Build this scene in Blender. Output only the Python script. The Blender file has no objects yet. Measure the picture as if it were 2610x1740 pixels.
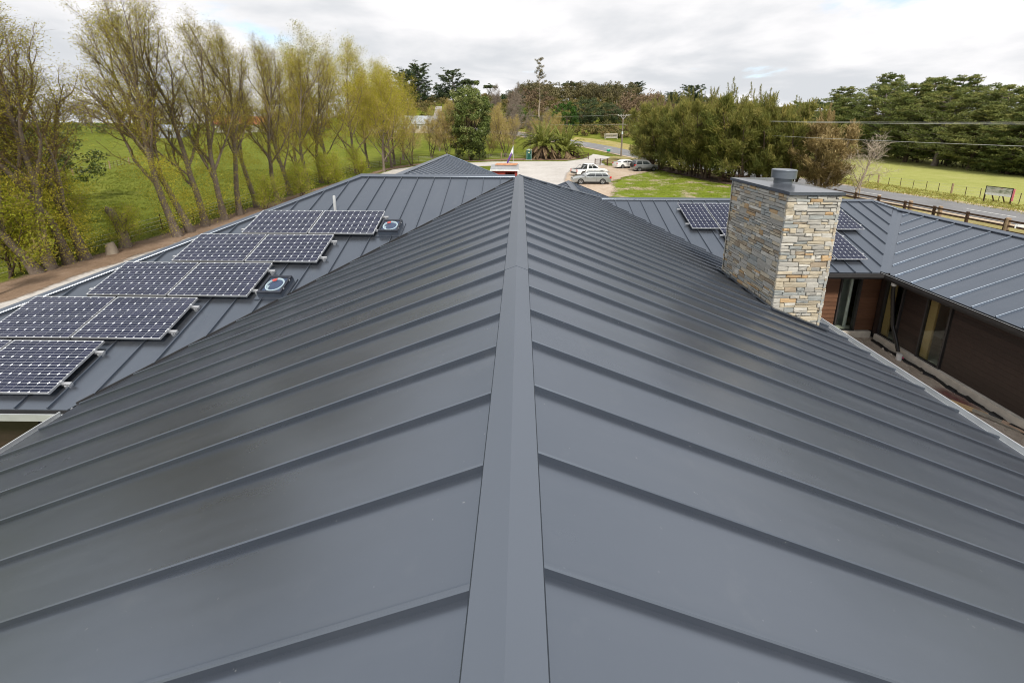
import bpy, bmesh, math, random
import numpy as np
from mathutils import Vector, Matrix
random.seed(7); rng = np.random.default_rng(7)
SC = bpy.context.scene
COL = SC.collection
R_ = math.radians

# ------------------------------------------------------------------ camera, sky, sun, exposure
cd = bpy.data.cameras.new("camera"); cam = bpy.data.objects.new("camera", cd); COL.objects.link(cam)
PITCH, YAW, ROLL = 0.2020234, 0.0059875, 0.0057737
Fv = Vector((-math.sin(YAW)*math.cos(PITCH), math.cos(YAW)*math.cos(PITCH), -math.sin(PITCH)))
Rv = Vector((math.cos(YAW), math.sin(YAW), 0)); Uv = Rv.cross(Fv)
R2 = math.cos(ROLL)*Rv + math.sin(ROLL)*Uv; U2 = -math.sin(ROLL)*Rv + math.cos(ROLL)*Uv
cam.matrix_world = Matrix(((R2.x, U2.x, -Fv.x, 0.0353), (R2.y, U2.y, -Fv.y, 0.0), (R2.z, U2.z, -Fv.z, 7.054), (0, 0, 0, 1)))
cd.sensor_fit = 'HORIZONTAL'; cd.sensor_width = 36; cd.lens = 36*989.06/2610
cd.shift_x = (1305-1319.58)/2610; cd.shift_y = (521.6-870)/2610
cd.clip_start = 0.05; cd.clip_end = 6000
SC.camera = cam
SUN_AZ = Vector((0.14, -0.99, 0)).normalized(); SUN_EL = R_(50)
w = bpy.data.worlds.new("World"); SC.world = w; w.use_nodes = True
nt = w.node_tree; N = nt.nodes; L = nt.links; N.clear()
def nn(t, **k):
    n = N.new(t)
    for a, b in k.items(): setattr(n, a, b)
    return n
def wm(op, a, b=None, c=None):
    n = N.new('ShaderNodeMath'); n.operation = op
    for i, v in enumerate((a, b, c)):
        if v is None: continue
        if isinstance(v, (int, float)): n.inputs[i].default_value = v
        else: L.new(v, n.inputs[i])
    return n.outputs[0]
def wramp(fac, a, b, c0, c1):
    n = N.new('ShaderNodeValToRGB'); L.new(fac, n.inputs[0]); e = n.color_ramp.elements
    e[0].position = a; e[0].color = (*c0, 1); e[1].position = b; e[1].color = (*c1, 1); n.color_ramp.interpolation = 'EASE'
    return n.outputs[0]
tc = nn('ShaderNodeTexCoord'); sp = nn('ShaderNodeSeparateXYZ'); L.new(tc.outputs['Generated'], sp.inputs[0])
zc = wm('ADD', wm('MAXIMUM', sp.outputs[2], 0.0), 0.16)
cb = nn('ShaderNodeCombineXYZ'); L.new(wm('DIVIDE', sp.outputs[0], zc), cb.inputs[0]); L.new(wm('DIVIDE', sp.outputs[1], zc), cb.inputs[1])
cb.inputs[2].default_value = 3.7
def wnoise(scale, detail, rough, seedz):
    mp = nn('ShaderNodeMapping'); L.new(cb.outputs[0], mp.inputs[0]); mp.inputs['Location'].default_value = (seedz*1.7, seedz*.6, seedz)
    n = nn('ShaderNodeTexNoise'); L.new(mp.outputs[0], n.inputs['Vector'])
    n.inputs['Scale'].default_value = scale; n.inputs['Detail'].default_value = detail; n.inputs['Roughness'].default_value = rough
    n.inputs['Distortion'].default_value = 0.25
    return n.outputs[0]
n1 = wnoise(0.85, 9, 0.55, 2.3); n2 = wnoise(0.9, 7, 0.52, 9.1); n3 = wnoise(0.4, 4, .5, 5.2)
cover = wramp(wm('ADD', wm('MULTIPLY', n1, .75), wm('MULTIPLY', n3, .35)), 0.38, 0.465, (0, 0, 0), (1, 1, 1))
shade = wramp(n2, 0.36, 0.66, (0.62, 0.64, 0.67), (0.92, 0.905, 0.91))
sky = nn('ShaderNodeTexSky', sky_type='NISHITA'); sky.sun_disc = False
sky.sun_elevation = SUN_EL; sky.sun_rotation = math.atan2(SUN_AZ.x, SUN_AZ.y); sky.dust_density = .6
b1 = nn('ShaderNodeBackground'); L.new(sky.outputs[0], b1.inputs[0]); b1.inputs[1].default_value = 0.14
b2 = nn('ShaderNodeBackground'); L.new(shade, b2.inputs[0]); b2.inputs[1].default_value = 0.71
mx = nn('ShaderNodeMixShader'); L.new(cover, mx.inputs[0]); L.new(b1.outputs[0], mx.inputs[1]); L.new(b2.outputs[0], mx.inputs[2])
ow = nn('ShaderNodeOutputWorld'); L.new(mx.outputs[0], ow.inputs[0])
sd = bpy.data.lights.new("sun", 'SUN'); sd.energy = 2.5; sd.angle = R_(6); sd.color = (1, .95, .86)
so = bpy.data.objects.new("sun", sd); COL.objects.link(so); so.location = (40, -50, 60)
sdir = Vector((SUN_AZ.x*math.cos(SUN_EL), SUN_AZ.y*math.cos(SUN_EL), math.sin(SUN_EL)))
so.rotation_euler = sdir.to_track_quat('Z', 'Y').to_euler()
vs = SC.view_settings; vs.view_transform = 'Standard'; vs.look = 'None'; vs.gamma = 1; vs.exposure = 0.72; vs.use_curve_mapping = False
SC.render.engine = 'CYCLES'
try:
    SC.cycles.use_denoising = True; SC.cycles.filter_width = 1.05; SC.cycles.max_bounces = 7; SC.cycles.transparent_max_bounces = 12
except Exception: pass

# ------------------------------------------------------------------ materials
class NT:
    def __init__(s, name):
        s.m = bpy.data.materials.new(name); s.m.use_nodes = True; s.t = s.m.node_tree
        s.N = s.t.nodes; s.L = s.t.links; s.b = s.N['Principled BSDF']; s.o = s.N['Material Output']
        s._tc = None
    def tc(s, k='Object'):
        if s._tc is None: s._tc = s.N.new('ShaderNodeTexCoord')
        return s._tc.outputs[k]
    def geo(s): return s.N.new('ShaderNodeNewGeometry').outputs['Position']
    def setv(s, sock, v):
        if isinstance(v, (int, float)): sock.default_value = v
        elif isinstance(v, tuple): sock.default_value = (*v, 1) if len(v) == 3 and sock.type == 'RGBA' else v
        else: s.L.new(v, sock)
    def noise(s, vec, scale, detail=4, rough=.55, stretch=None):
        if stretch:
            mp = s.N.new('ShaderNodeMapping'); s.L.new(vec, mp.inputs[0]); mp.inputs['Scale'].default_value = stretch; vec = mp.outputs[0]
        n = s.N.new('ShaderNodeTexNoise'); s.L.new(vec, n.inputs['Vector']); n.inputs['Scale'].default_value = scale
        n.inputs['Detail'].default_value = detail; n.inputs['Roughness'].default_value = rough
        return n.outputs[0]
    def math(s, op, a, b=None, c=None):
        n = s.N.new('ShaderNodeMath'); n.operation = op
        for i, v in enumerate((a, b, c)):
            if v is not None: s.setv(n.inputs[i], v)
        return n.outputs[0]
    def ramp(s, fac, stops, ease=False):
        n = s.N.new('ShaderNodeValToRGB'); s.L.new(fac, n.inputs[0]); e = n.color_ramp.elements
        while len(e) < len(stops): e.new(.5)
        for el, (p, c) in zip(e, stops): el.position = p; el.color = (*c, 1) if isinstance(c, tuple) else (c, c, c, 1)
        return n.outputs[0]
    def mix(s, fac, a, b, mode='MIX'):
        n = s.N.new('ShaderNodeMix'); n.data_type = 'RGBA'; n.blend_type = mode
        s.setv(n.inputs[0], fac); s.setv(n.inputs[6], a); s.setv(n.inputs[7], b); return n.outputs[2]
    def attr(s, name, out='Color'):
        n = s.N.new('ShaderNodeAttribute'); n.attribute_name = name; return n.outputs[out]
    def rnd(s): return s.N.new('ShaderNodeObjectInfo').outputs['Random']
    def bump(s, h, strength=.3, dist=.02):
        n = s.N.new('ShaderNodeBump'); n.inputs['Strength'].default_value = strength; n.inputs['Distance'].default_value = dist
        s.L.new(h, n.inputs['Height']); s.L.new(n.outputs[0], s.b.inputs['Normal'])
    def base(s, c): s.setv(s.b.inputs['Base Color'], c)
    def rough(s, v): s.setv(s.b.inputs['Roughness'], v)
    def spec(s, v): s.setv(s.b.inputs['Specular IOR Level'], v)
MATS = {}
def M(name, col=(.5, .5, .5), rough=.6, spec=.5, metal=0., var=.12, scale=6., bump=0., coat=0.):
    if name in MATS: return MATS[name]
    t = NT(name)
    n = t.noise(t.tc(), scale, 5)
    lo = tuple(c*(1-var) for c in col); hi = tuple(min(1, c*(1+var)) for c in col)
    t.base(t.ramp(n, [(.3, lo), (.7, hi)])); t.rough(rough); t.spec(spec); t.b.inputs['Metallic'].default_value = metal
    if coat: t.b.inputs['Coat Weight'].default_value = coat; t.b.inputs['Coat Roughness'].default_value = .05
    if bump: t.bump(t.noise(t.tc(), scale*6, 4), bump, .01)
    MATS[name] = t.m; return t.m
def roof_mat(name, st):
    """coated steel; st stretches the water streaks down the slope"""
    t = NT(name); g = t.geo()
    n = t.noise(g, 1.3, 6, .6); speck = t.noise(g, 34, 2, .5); streak = t.noise(g, 2.6, 6, .62, st); rub = t.noise(g, .8, 5, .65)
    c = t.ramp(n, [(.3, (.023, .024, .027)), (.7, (.031, .032, .036))])
    c = t.mix(t.ramp(streak, [(.52, 0.), (.80, .16)]), c, (.10, .10, .10))
    c = t.mix(t.ramp(speck, [(.745, 0.), (.79, .55)]), c, (.26, .26, .25))
    c = t.mix(t.ramp(t.noise(g, 3.1, 8, .7), [(.58, 0.), (.8, .22)]), c, (.13, .125, .115))
    t.base(c); t.rough(t.math('ADD', t.math('MULTIPLY_ADD', streak, .10, .20), t.math('MULTIPLY', rub, .08))); t.spec(.5)
    t.b.inputs['IOR'].default_value = 2.7; t.b.inputs['Specular Tint'].default_value = (.71, .83, 1.0, 1)
    t.bump(t.math('ADD', t.noise(g, 1.5, 2, .5, st), t.math('MULTIPLY', t.noise(g, 3.5, 3, .5), .2)), .16, .03)
    return t.m
M_ROOF = roof_mat('roof_steel_side', (.22, 1.6, .22)); M_ROOFY = roof_mat('roof_steel_end', (1.6, .22, .22))
M_UNDER = M('roof_underlay', (.02, .02, .022), .7)
M_CAP = M('ridge_steel', (.030, .034, .042), .33, .5, 0, .08, 1.2); MATS['ridge_steel'].node_tree.nodes['Principled BSDF'].inputs['IOR'].default_value = 2.8; MATS['ridge_steel'].node_tree.nodes['Principled BSDF'].inputs['Specular Tint'].default_value = (.76, .86, 1., 1)
M_LIP = M('galvanised_gutter', (.52, .54, .56), .42, .5, .35, .15, 2)
M_CHAR = M('charcoal_fascia', (.035, .034, .035), .5)
M_SOFF = M('soffit_board', (.36, .33, .29), .7)
def cedar(name, a, b):
    t = NT(name); v = t.tc(); n = t.noise(v, 4, 6, .6, (1.2, 1.2, 14)); r = t.rnd()
    c = t.ramp(n, [(.25, a), (.75, b)]); c = t.mix(t.math('MULTIPLY', r, .5), c, tuple(x*.45 for x in a)); t.base(c); t.rough(.45); t.bump(n, .25, .004); return t.m
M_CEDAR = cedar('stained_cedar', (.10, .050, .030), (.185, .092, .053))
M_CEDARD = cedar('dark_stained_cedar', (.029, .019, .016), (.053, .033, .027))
M_TIMB = cedar('pale_timber', (.52, .35, .15), (.66, .46, .22))
M_SLAB = M('concrete_slab', (.62, .58, .51), .85, .3, 0, .15, 5, .3)
M_BLACK = M('black_plastic', (.012, .012, .013), .4)
M_WHITE = M('white_plastic', (.75, .76, .76), .4)
def glassy(name, tint=(.9, .95, .95), rough=.01, refl=1.0):
    t = NT(name); t.N.remove(t.b)
    fr = t.N.new('ShaderNodeFresnel'); fr.inputs[0].default_value = 1.5
    tr = t.N.new('ShaderNodeBsdfTransparent'); tr.inputs[0].default_value = (*tint, 1)
    gl = t.N.new('ShaderNodeBsdfGlossy'); gl.inputs['Roughness'].default_value = rough
    bf = t.N.new('ShaderNodeNewGeometry').outputs['Backfacing']; mx = t.N.new('ShaderNodeMixShader'); t.L.new(t.math('MULTIPLY', fr.outputs[0], t.math('MULTIPLY', t.math('SUBTRACT', 1., bf), refl)), mx.inputs[0]); t.L.new(tr.outputs[0], mx.inputs[1]); t.L.new(gl.outputs[0], mx.inputs[2])
    t.L.new(mx.outputs[0], t.o.inputs[0]); return t.m
M_GLASS = glassy('window_glass', (.86, .90, .87)); M_PVGLASS = glassy('panel_glass', (.95, .96, .97), .04, .32)
M_SKYG = glassy('skylight_glass', (.93, .955, .97))

# ------------------------------------------------------------------ mesh helpers
class MB:
    def __init__(s): s.v = []; s.f = []; s.mi = []
    def add(s, vs, fs, mi=0):
        o = len(s.v); s.v += [tuple(p) for p in vs]; s.f += [tuple(i+o for i in f) for f in fs]; s.mi += [mi]*len(fs); return s
    def box(s, x0, x1, y0, y1, z0, z1, mi=0):
        return s.add([(x0,y0,z0),(x1,y0,z0),(x1,y1,z0),(x0,y1,z0),(x0,y0,z1),(x1,y0,z1),(x1,y1,z1),(x0,y1,z1)],
                     [(0,3,2,1),(4,5,6,7),(0,1,5,4),(1,2,6,5),(2,3,7,6),(3,0,4,7)], mi)
    def bar(s, a, b, wx, wz, up=(0,0,1), mi=0):
        a = Vector(a); b = Vector(b); d = (b-a).normalized(); up = Vector(up)
        if abs(d.dot(up)) > .98: up = Vector((1,0,0))
        x = d.cross(up).normalized()*wx/2; z = x.cross(d).normalized()*wz/2
        P = [a-x-z,a+x-z,a+x+z,a-x+z,b-x-z,b+x-z,b+x+z,b-x+z]
        return s.add(P, [(0,1,2,3),(7,6,5,4),(0,4,5,1),(1,5,6,2),(2,6,7,3),(3,7,4,0)], mi)
    def tube(s, pts, rad, n=8, mi=0, cap=True):
        pts = [Vector(p) for p in pts]; rad = rad if isinstance(rad, (list, tuple)) else [rad]*len(pts)
        o = len(s.v); u = None; m = len(pts)
        for i, p in enumerate(pts):
            d = (pts[min(i+1, m-1)]-pts[max(i-1, 0)]).normalized()
            if u is None: u = d.orthogonal().normalized()
            u = (u-d*u.dot(d)).normalized(); v = d.cross(u)
            for k in range(n):
                a = 2*math.pi*k/n; s.v.append(tuple(p+(u*math.cos(a)+v*math.sin(a))*rad[i]))
        for i in range(m-1):
            for k in range(n):
                k2 = (k+1) % n; s.f.append((o+i*n+k, o+i*n+k2, o+(i+1)*n+k2, o+(i+1)*n+k)); s.mi.append(mi)
        if cap:
            s.f.append(tuple(o+k for k in range(n))[::-1]); s.f.append(tuple(o+(m-1)*n+k for k in range(n))); s.mi += [mi, mi]
        return s
    def prism(s, poly, off, mi=0):
        n = len(poly); off = Vector(off); a = [Vector(p) for p in poly]; b = [p+off for p in a]
        return s.add(a+b, [tuple(range(n))[::-1], tuple(range(n, 2*n))]+[(i, (i+1) % n, n+(i+1) % n, n+i) for i in range(n)], mi)
    def mesh(s, name, mats):
        me = bpy.data.meshes.new(name); me.from_pydata(s.v, [], s.f)
        for m in (mats if isinstance(mats, (list, tuple)) else [mats]): me.materials.append(m)
        if any(s.mi): me.polygons.foreach_set('material_index', s.mi)
        bm = bmesh.new(); bm.from_mesh(me); bmesh.ops.recalc_face_normals(bm, faces=bm.faces); bm.to_mesh(me); bm.free()
        me.update(); return me
    def build(s, name, mats, parent=None, smooth=0, **tags):
        me = s.mesh(name, mats)
        if smooth: smooth_by_angle(me, smooth)
        return link(name, me, parent, **tags)
def smooth_by_angle(me, ang=40):
    bm = bmesh.new(); bm.from_mesh(me); ca = R_(ang)
    for f in bm.faces: f.smooth = True
    for e in bm.edges:
        if len(e.link_faces) == 2: e.smooth = e.calc_face_angle(0) < ca
    bm.to_mesh(me); bm.free()
def link(name, me, parent=None, label=None, cat=None, group=None, kind=None, loc=None):
    o = bpy.data.objects.new(name, me); COL.objects.link(o)
    if parent: o.parent = parent
    if loc: o.location = loc
    tag(o, label, cat, group, kind); return o
def tag(o, label=None, cat=None, group=None, kind=None):
    if label: o['label'] = label
    if cat: o['category'] = cat
    if group: o['group'] = group
    if kind: o['kind'] = kind
    return o
def thing(name, label, cat, loc=(0,0,0), rz=0, group=None):
    o = link(name, None, None, label, cat, group); o.location = loc; o.rotation_euler = (0,0,rz); o.empty_display_size = .2; return o
def copy_tree(o, parent=None):
    c = o.copy(); COL.objects.link(c)
    if parent: c.parent = parent
    for ch in o.children: copy_tree(ch, c)
    return c
def np_mesh(name, V, Fq, mats, tint=None, mi=None, smooth=False):
    """V (n,3), Fq list of arrays (m,k)"""
    me = bpy.data.meshes.new(name); me.vertices.add(len(V)); me.vertices.foreach_set('co', np.ascontiguousarray(V, np.float32).ravel())
    li = np.concatenate([f.ravel() for f in Fq]); tot = np.concatenate([np.full(len(f), f.shape[1]) for f in Fq])
    me.loops.add(len(li)); me.loops.foreach_set('vertex_index', li.astype(np.int32))
    st = np.concatenate([[0], np.cumsum(tot)[:-1]]); me.polygons.add(len(tot)); me.polygons.foreach_set('loop_start', st.astype(np.int32))
    if mi is not None: me.polygons.foreach_set('material_index', np.asarray(mi, np.int32))
    if smooth: me.polygons.foreach_set('use_smooth', np.ones(len(tot), bool))
    for m in (mats if isinstance(mats, (list, tuple)) else [mats]): me.materials.append(m)
    if tint is not None:
        a = me.attributes.new('tint', 'FLOAT', 'POINT'); a.data.foreach_set('value', np.asarray(tint, np.float32))
    me.update(calc_edges=True); me.validate(); return me
def ss(a, b, x):
    t = np.clip((np.asarray(x, float)-a)/(b-a), 0, 1); return t*t*(3-2*t)
def terr(x, y):
    x = np.asarray(x, float); y = np.asarray(y, float)
    spl = lambda v, k: k*np.logaddexp(0, v/k)
    r = np.maximum(.10*spl(y-88, 5)+.12*spl(y-150, 10), 1e-3)
    H = 6+21*ss(-110, -40, x)*(1-.7*ss(110, 190, x))
    return (r**-3+H**-3)**(-1/3)*ss(40, 75, y)
def tz(x, y): return float(terr(x, y))
# ------------------------------------------------------------------ house: roofs
T = 0.39737; U = 0.51966; RH = 5.45; YW = 12.307; XE = 6.87; YE = YW-XE
CT = math.cos(math.atan(T)); ST = math.sin(math.atan(T))
RX = 3.3125; RY = 15.6195; RZ = -T*RX
EXR = 14.95; EX = 11.58; EZR = RZ-T*(EXR-14.36); EYR = RY-(EXR-14.36)
house = thing('house', 'large low house with dark grey standing seam roofs, timber walls and a stone chimney', 'house', (0, 0, 0))
def clip(poly, ax, v, keep_gt):
    out = []
    for i in range(len(poly)):
        p, q = poly[i], poly[(i+1) % len(poly)]
        a = (p[ax]-v)*(1 if keep_gt else -1); b = (q[ax]-v)*(1 if keep_gt else -1)
        if a >= 0: out.append(p)
        if (a >= 0) != (b >= 0):
            t = a/(a-b); out.append((p[0]+(q[0]-p[0])*t, p[1]+(q[1]-p[1])*t))
    return out
RIB = [(0, 0), (.001, .034), (.007, .040), (.018, .040), (.022, .035), (.023, 0)]
def plane(poly, ax, z0, sx, sy, off, parent=None, ri=0.):
    """poly in plan; trays are strips across axis ax (0: x, 1: y); z = z0 + sx*x + sy*y"""
    parent = parent or house
    zf = lambda x, y: RH+z0+sx*x+sy*y
    n = Vector((-sx, -sy, 1)).normalized()
    m = MB(); m.prism([(x, y, zf(x, y)-.03) for x, y in poly], (0, 0, -.14)); sl = m.build('roof_slope', M_UNDER, parent)
    lo = min(p[ax] for p in poly); hi = max(p[ax] for p in poly)
    k = math.floor((lo-off)/U)
    while off+k*U < hi:
        a0, a1 = off+k*U, off+(k+1)*U; k += 1
        pl = clip(clip(poly, ax, a0, True), ax, a1, False)
        if len(pl) < 3: continue
        area = abs(sum(pl[i][0]*pl[(i+1) % len(pl)][1]-pl[(i+1) % len(pl)][0]*pl[i][1] for i in range(len(pl))))/2
        if area < .004: continue
        m = MB(); m.prism([(x, y, zf(x, y)-.02) for x, y in pl], n*.02)
        ar = a0+.012
        rp = clip(clip(poly, ax, ar-.001, True), ax, ar+.001, False)
        if len(rp) >= 3 and a0 > lo-.01:
            o = 1-ax; d0 = min(p[o] for p in rp); d1 = max(p[o] for p in rp)
            if d1-d0 > .06:
                d0 += ri; d1 -= 0
                def pt(a, d, h):
                    p = (a, d) if ax == 0 else (d, a)
                    return Vector((p[0], p[1], zf(*p)))+n*h
                A = [pt(a0+a-.012, d0, h) for a, h in RIB]; B = [pt(a0+a-.012, d1, h) for a, h in RIB]
                m.add(A+B, [(0,1,2,3,4,5), (11,10,9,8,7,6)]+[(i, i+6, i+7, i+1) for i in range(5)])
        m.build('roof_panel', M_ROOF if ax == 1 else M_ROOFY, sl)
    return sl
def plane_fn(z0, sx, sy): return Vector((-sx, -sy, 1)).normalized()
PMR = (0, -T, 0); PML = (0, T, 0); PLW = (-T*YW, 0, T); PFAR = (T*YW, 0, -T); PRW = (RZ-T*RY, 0, T)
PE = (EZR-T*EXR, T, 0); PEE = (RZ+T*14.36, -T, 0); PLE = (T*(5.037), T, 0); YB = -4.0
plane([(0, YB), (XE, YB-XE), (XE, RY+RX-XE), (RX, RY), (0, YW)], 1, *PMR, 1.1625)
plane([(0, YB), (0, YW-.03), (-XE, YE-.03), (-XE, YB-XE)], 1, *PML, 1.0871, None, .09)
plane([(-5.037, YW), (0, YW+.0), (-XE-.17, YE-.17), (-5.037-XE-.17, YE-.17)], 0, *PLW, -.5907)
plane([(0, YB), (XE, YB-XE), (-XE, YB-XE)], 0, T*-YB, 0, T, .2)
plane([(-5.037, YW), (-5.037-XE-.17, YE-.17), (-5.037-XE-.17, YW+XE+.17)], 1, *PLE, .3)
plane([(-5.037, YW), (-11.9, YW+XE), (17.92, YW+XE), (14.36, RY), (RX, RY), (0, YW)], 0, *PFAR, .25)
vg = .17
plane([(RX, RY), (14.36, RY), (EXR-.04-vg, EYR+.04), (EX-vg, 11.65), (XE+.3, 11.65), (XE-.04, RY+RX-XE+.04)], 0, *PRW, 3.8785)
plane([(EX, 11.65-vg), (EXR, EYR-vg), (EXR, -8), (EX, -8)], 1, *PE, 14.46)
plane([(14.36, RY), (17.92, YW+XE), (17.92, -8), (EXR, -8), (EXR, EYR)], 1, *PEE, 14.46)
# garage wing and porch behind the left wing
gz = -.42; gx = -5.04
plane([(gx, 13.37), (gx, 26.9), (gx+5.8, 26.9), (gx+5.8, 19.17)], 1, gz+T*gx, -T, 0, 13.1)
plane([(gx, 13.37), (gx-5.8, 19.17), (gx-5.8, 26.9), (gx, 26.9)], 1, gz-T*gx, T, 0, 13.1)
pz = -1.3; px = 2.585
plane([(px, 15.6), (px, 20.35), (px+3.6, 20.35), (px+3.6, 19.2)], 1, pz+T*px, -T, 0, 15.3)
plane([(px, 15.6), (px-3.6, 19.2), (px-3.6, 20.35), (px, 20.35)], 1, pz-T*px, T, 0, 15.3)

def cap(A, B, d1, n1, d2, n2, w=.15, h=.052, name='ridge_cap', mat=None):
    """folded flashing over the edge A-B; d = downhill directions in each plane"""
    A = Vector(A); B = Vector(B)
    def prof(p): return [p+d1*w+n1*.006, p+d1*(w+.002)+n1*(h-.006), p+d1*(w-.006)+n1*h, p+Vector((0, 0, h*1.07)), p+d2*(w-.006)+n2*h, p+d2*(w+.002)+n2*(h-.006), p+d2*w+n2*.006]
    m = MB(); m.add(prof(A)+prof(B), [(i, i+1, i+8, i+7) for i in range(6)]+[(0, 6, 5, 4, 3, 2, 1), (7, 8, 9, 10, 11, 12, 13), (6, 0, 7, 13)])
    return m.build(name, mat or M_CAP, house)
def perp(A, B, nrm):
    e = (Vector(B)-Vector(A)).normalized(); d = e.cross(nrm).normalized()
    return d if d.z < 0 else -d
def rcap(A, B, P1, P2, w=.15, h=.052):
    A = Vector(A); B = Vector(B); n1 = plane_fn(*P1); n2 = plane_fn(*P2)
    cap(A, B, perp(A, B, n1), n1, perp(A, B, n2), n2, w, h)
z = lambda v: RH+v
for i_, (a, b) in enumerate(((YB, -.6), (-.6, 4.15), (4.153, 8.65), (8.653, YW-.04))): rcap((0, a, z(0)), (0, b+.06, z(0)), PML, PMR, .128 if i_ % 2 else .130, .046 if i_ % 2 else .0485)
rcap((-5.06, YW, z(0)), (-.13, YW, z(0)), PLW, PFAR, .13)
rcap((-5.037, YW, z(0)), (-5.037-XE-.15, YE-.15, z(-T*(XE+.15))), PLW, PLE, .13)
rcap((-5.037, YW, z(0)), (-11.9, YW+XE, z(-T*XE)), PFAR, PLE, .13)
rcap((0.02, YW+.02, z(0)), (RX, RY, z(RZ)), PMR, PFAR, .11, .06)
rcap((RX, RY, z(RZ)), (14.36, RY, z(RZ)), PRW, PFAR, .13)
rcap((14.36, RY, z(RZ)), (EXR-.02, EYR+.02, z(EZR)), PRW, PEE, .10)
rcap((14.36, RY, z(RZ)), (17.9, RY+3.54, z(RZ-T*3.54)), PFAR, PEE, .12)
rcap((EXR, EYR+.03, z(EZR)), (EXR, -8, z(EZR)), PE, PEE, .13)
rcap((gx, 13.3, z(gz)), (gx, 26.95, z(gz)), (0, -T, 0), (0, T, 0), .15)
rcap((gx, 26.9, z(gz)), (gx+5.8, 26.9, z(gz-T*5.8)), (0, -T, 0), (0, -T, -20), .10)
rcap((px, 15.3, z(pz)), (px, 20.4, z(pz)), (0, -T, 0), (0, T, 0), .15)
rcap((px, 20.35, z(pz)), (px+3.6, 20.35, z(pz-T*3.6)), (0, -T, 0), (0, -T, -20), .10)
rcap((px, 20.35, z(pz)), (px-3.6, 20.35, z(pz-T*3.6)), (0, T, 0), (0, T, -20), .10)
# valley flashing between right wing and east wing
def strip(pts, mat, name='valley_flashing', th=.012):
    m = MB(); m.prism(pts, (0, 0, -th)); return m.build(name, mat, house)
va = Vector((EX, 11.65, z(EZR-T*(EXR-EX)))); vb = Vector((EXR, EYR, z(EZR)))
pd = Vector((-1, 1, 0)).normalized()*.16
m = MB(); e1 = [va+pd+Vector((0,0,.028)), va+Vector((0,0,-.006)), va-pd+Vector((0,0,.028))]; e2 = [vb+pd+Vector((0,0,.028)), vb+Vector((0,0,-.006)), vb-pd+Vector((0,0,.028))]
m.add(e1+e2+[p-Vector((0,0,.015)) for p in e1+e2], [(0,1,4,3), (1,2,5,4), (6,9,10,7), (7,10,11,8), (0,6,7,1), (1,7,8,2), (3,4,10,9), (4,5,11,10)])
m.build('valley_flashing', M_CAP, house)
va = Vector((0, YW, z(0))); vb = Vector((-XE-.1, YE-.1, z(-T*(XE+.1)))); pd = Vector((-1, 1, 0)).normalized()*.10
strip([va+pd*.1, va-pd*.1, vb-pd-Vector((0,0,-.0)), vb+pd], M_UNDER)
MB().bar(va+pd*.12+Vector((0,0,.016)), vb+pd*.12+Vector((0,0,.016)), .022, .03).build('valley_edge', M_UNDER, house)
va = Vector((RX, RY, z(RZ))); vb = Vector((XE, RY+RX-XE, z(-T*XE))); 
# gutters and fascias
def gutter(A, B, out, mat_lip, mat_body, h=.11, w=.15, z_off=-.008):
    A = Vector(A); B = Vector(B); o = Vector(out)
    pr = [(-.012, 0), (-.012, -h), (w, -h), (w, .008), (w-.016, .008), (w-.016, -.012), (w-.008, -.012), (w-.008, -h+.008), (-.004, -h+.008), (-.004, 0)]
    P = lambda q: [q+o*a+Vector((0, 0, z_off+b)) for a, b in pr]
    m = MB(); a, b = P(A), P(B); n = len(pr)
    fs = [(i, (i+1) % n, n+(i+1) % n, n+i) for i in range(n)]
    m.add(a+b, fs); m.mi = [1 if i in (3, 4, 5) else 0 for i in range(n)]
    m.add(a, [(0,1,8,9), (1,2,7,8), (2,3,4,7)]); m.add(b, [(0,1,8,9), (1,2,7,8), (2,3,4,7)])
    return m.build('gutter', [mat_body, mat_lip], house)
ze = z(-T*XE); zE = z(EZR-T*(EXR-EX))
gutter((XE+.015, YB-XE, ze+.01), (XE+.015, RY+RX-XE-.3, ze+.01), (1, 0, 0), M_LIP, M_LIP)
gutter((-XE+.02, YB-XE, ze), (-XE+.02, YE-.30, ze), (-1, 0, 0), M_LIP, M_LIP)
gutter((-5.037-XE-.17, YE-.15, ze-.06), (-XE-.02, YE-.15, ze-.06), (0, -1, 0), M_LIP, M_LIP)
gutter((XE+.1, 11.67, zE), (EX+.0, 11.67, zE), (0, -1, 0), M_CHAR, M_CHAR)
gutter((EX+.02, 11.67, zE), (EX+.02, -8, zE), (-1, 0, 0), M_LIP, M_CHAR)
MB().box(EX+.03, EX+.06, -8, 11.74, zE-.24, zE-.05).build('fascia', M_CHAR, house)
MB().box(XE+.1, EX+.06, 11.70, 11.73, zE-.24, zE-.05).build('fascia', M_CHAR, house)
MB().box(XE-.07, XE-.04, YB-XE, 11.6, ze-.24, ze-.05).build('fascia', M_CHAR, house)
MB().box(-XE+.04, -XE+.07, YB-XE, YE-.1, ze-.24, ze-.05).build('fascia', M_CHAR, house)
MB().box(-12.0, -XE+.05, YE-.13, YE-.10, ze-.28, ze-.10).build('fascia', M_SOFF, house)
MB().box(EX+.06, 12.16, -8, 12.25, zE-.25, zE-.235).build('soffit', M_CHAR, house)
MB().box(XE+.1, EX+.06, 11.73, 12.28, zE-.25, zE-.235).build('soffit', M_CHAR, house)
MB().box(-12.0, -XE+.04, YE-.10, YE+.5, ze-.28, ze-.265).build('soffit', M_SOFF, house)
MB().box(-XE+.07, -XE+.6, YB-XE, YE-.1, ze-.24, ze-.225).build('soffit', M_SOFF, house)
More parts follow.
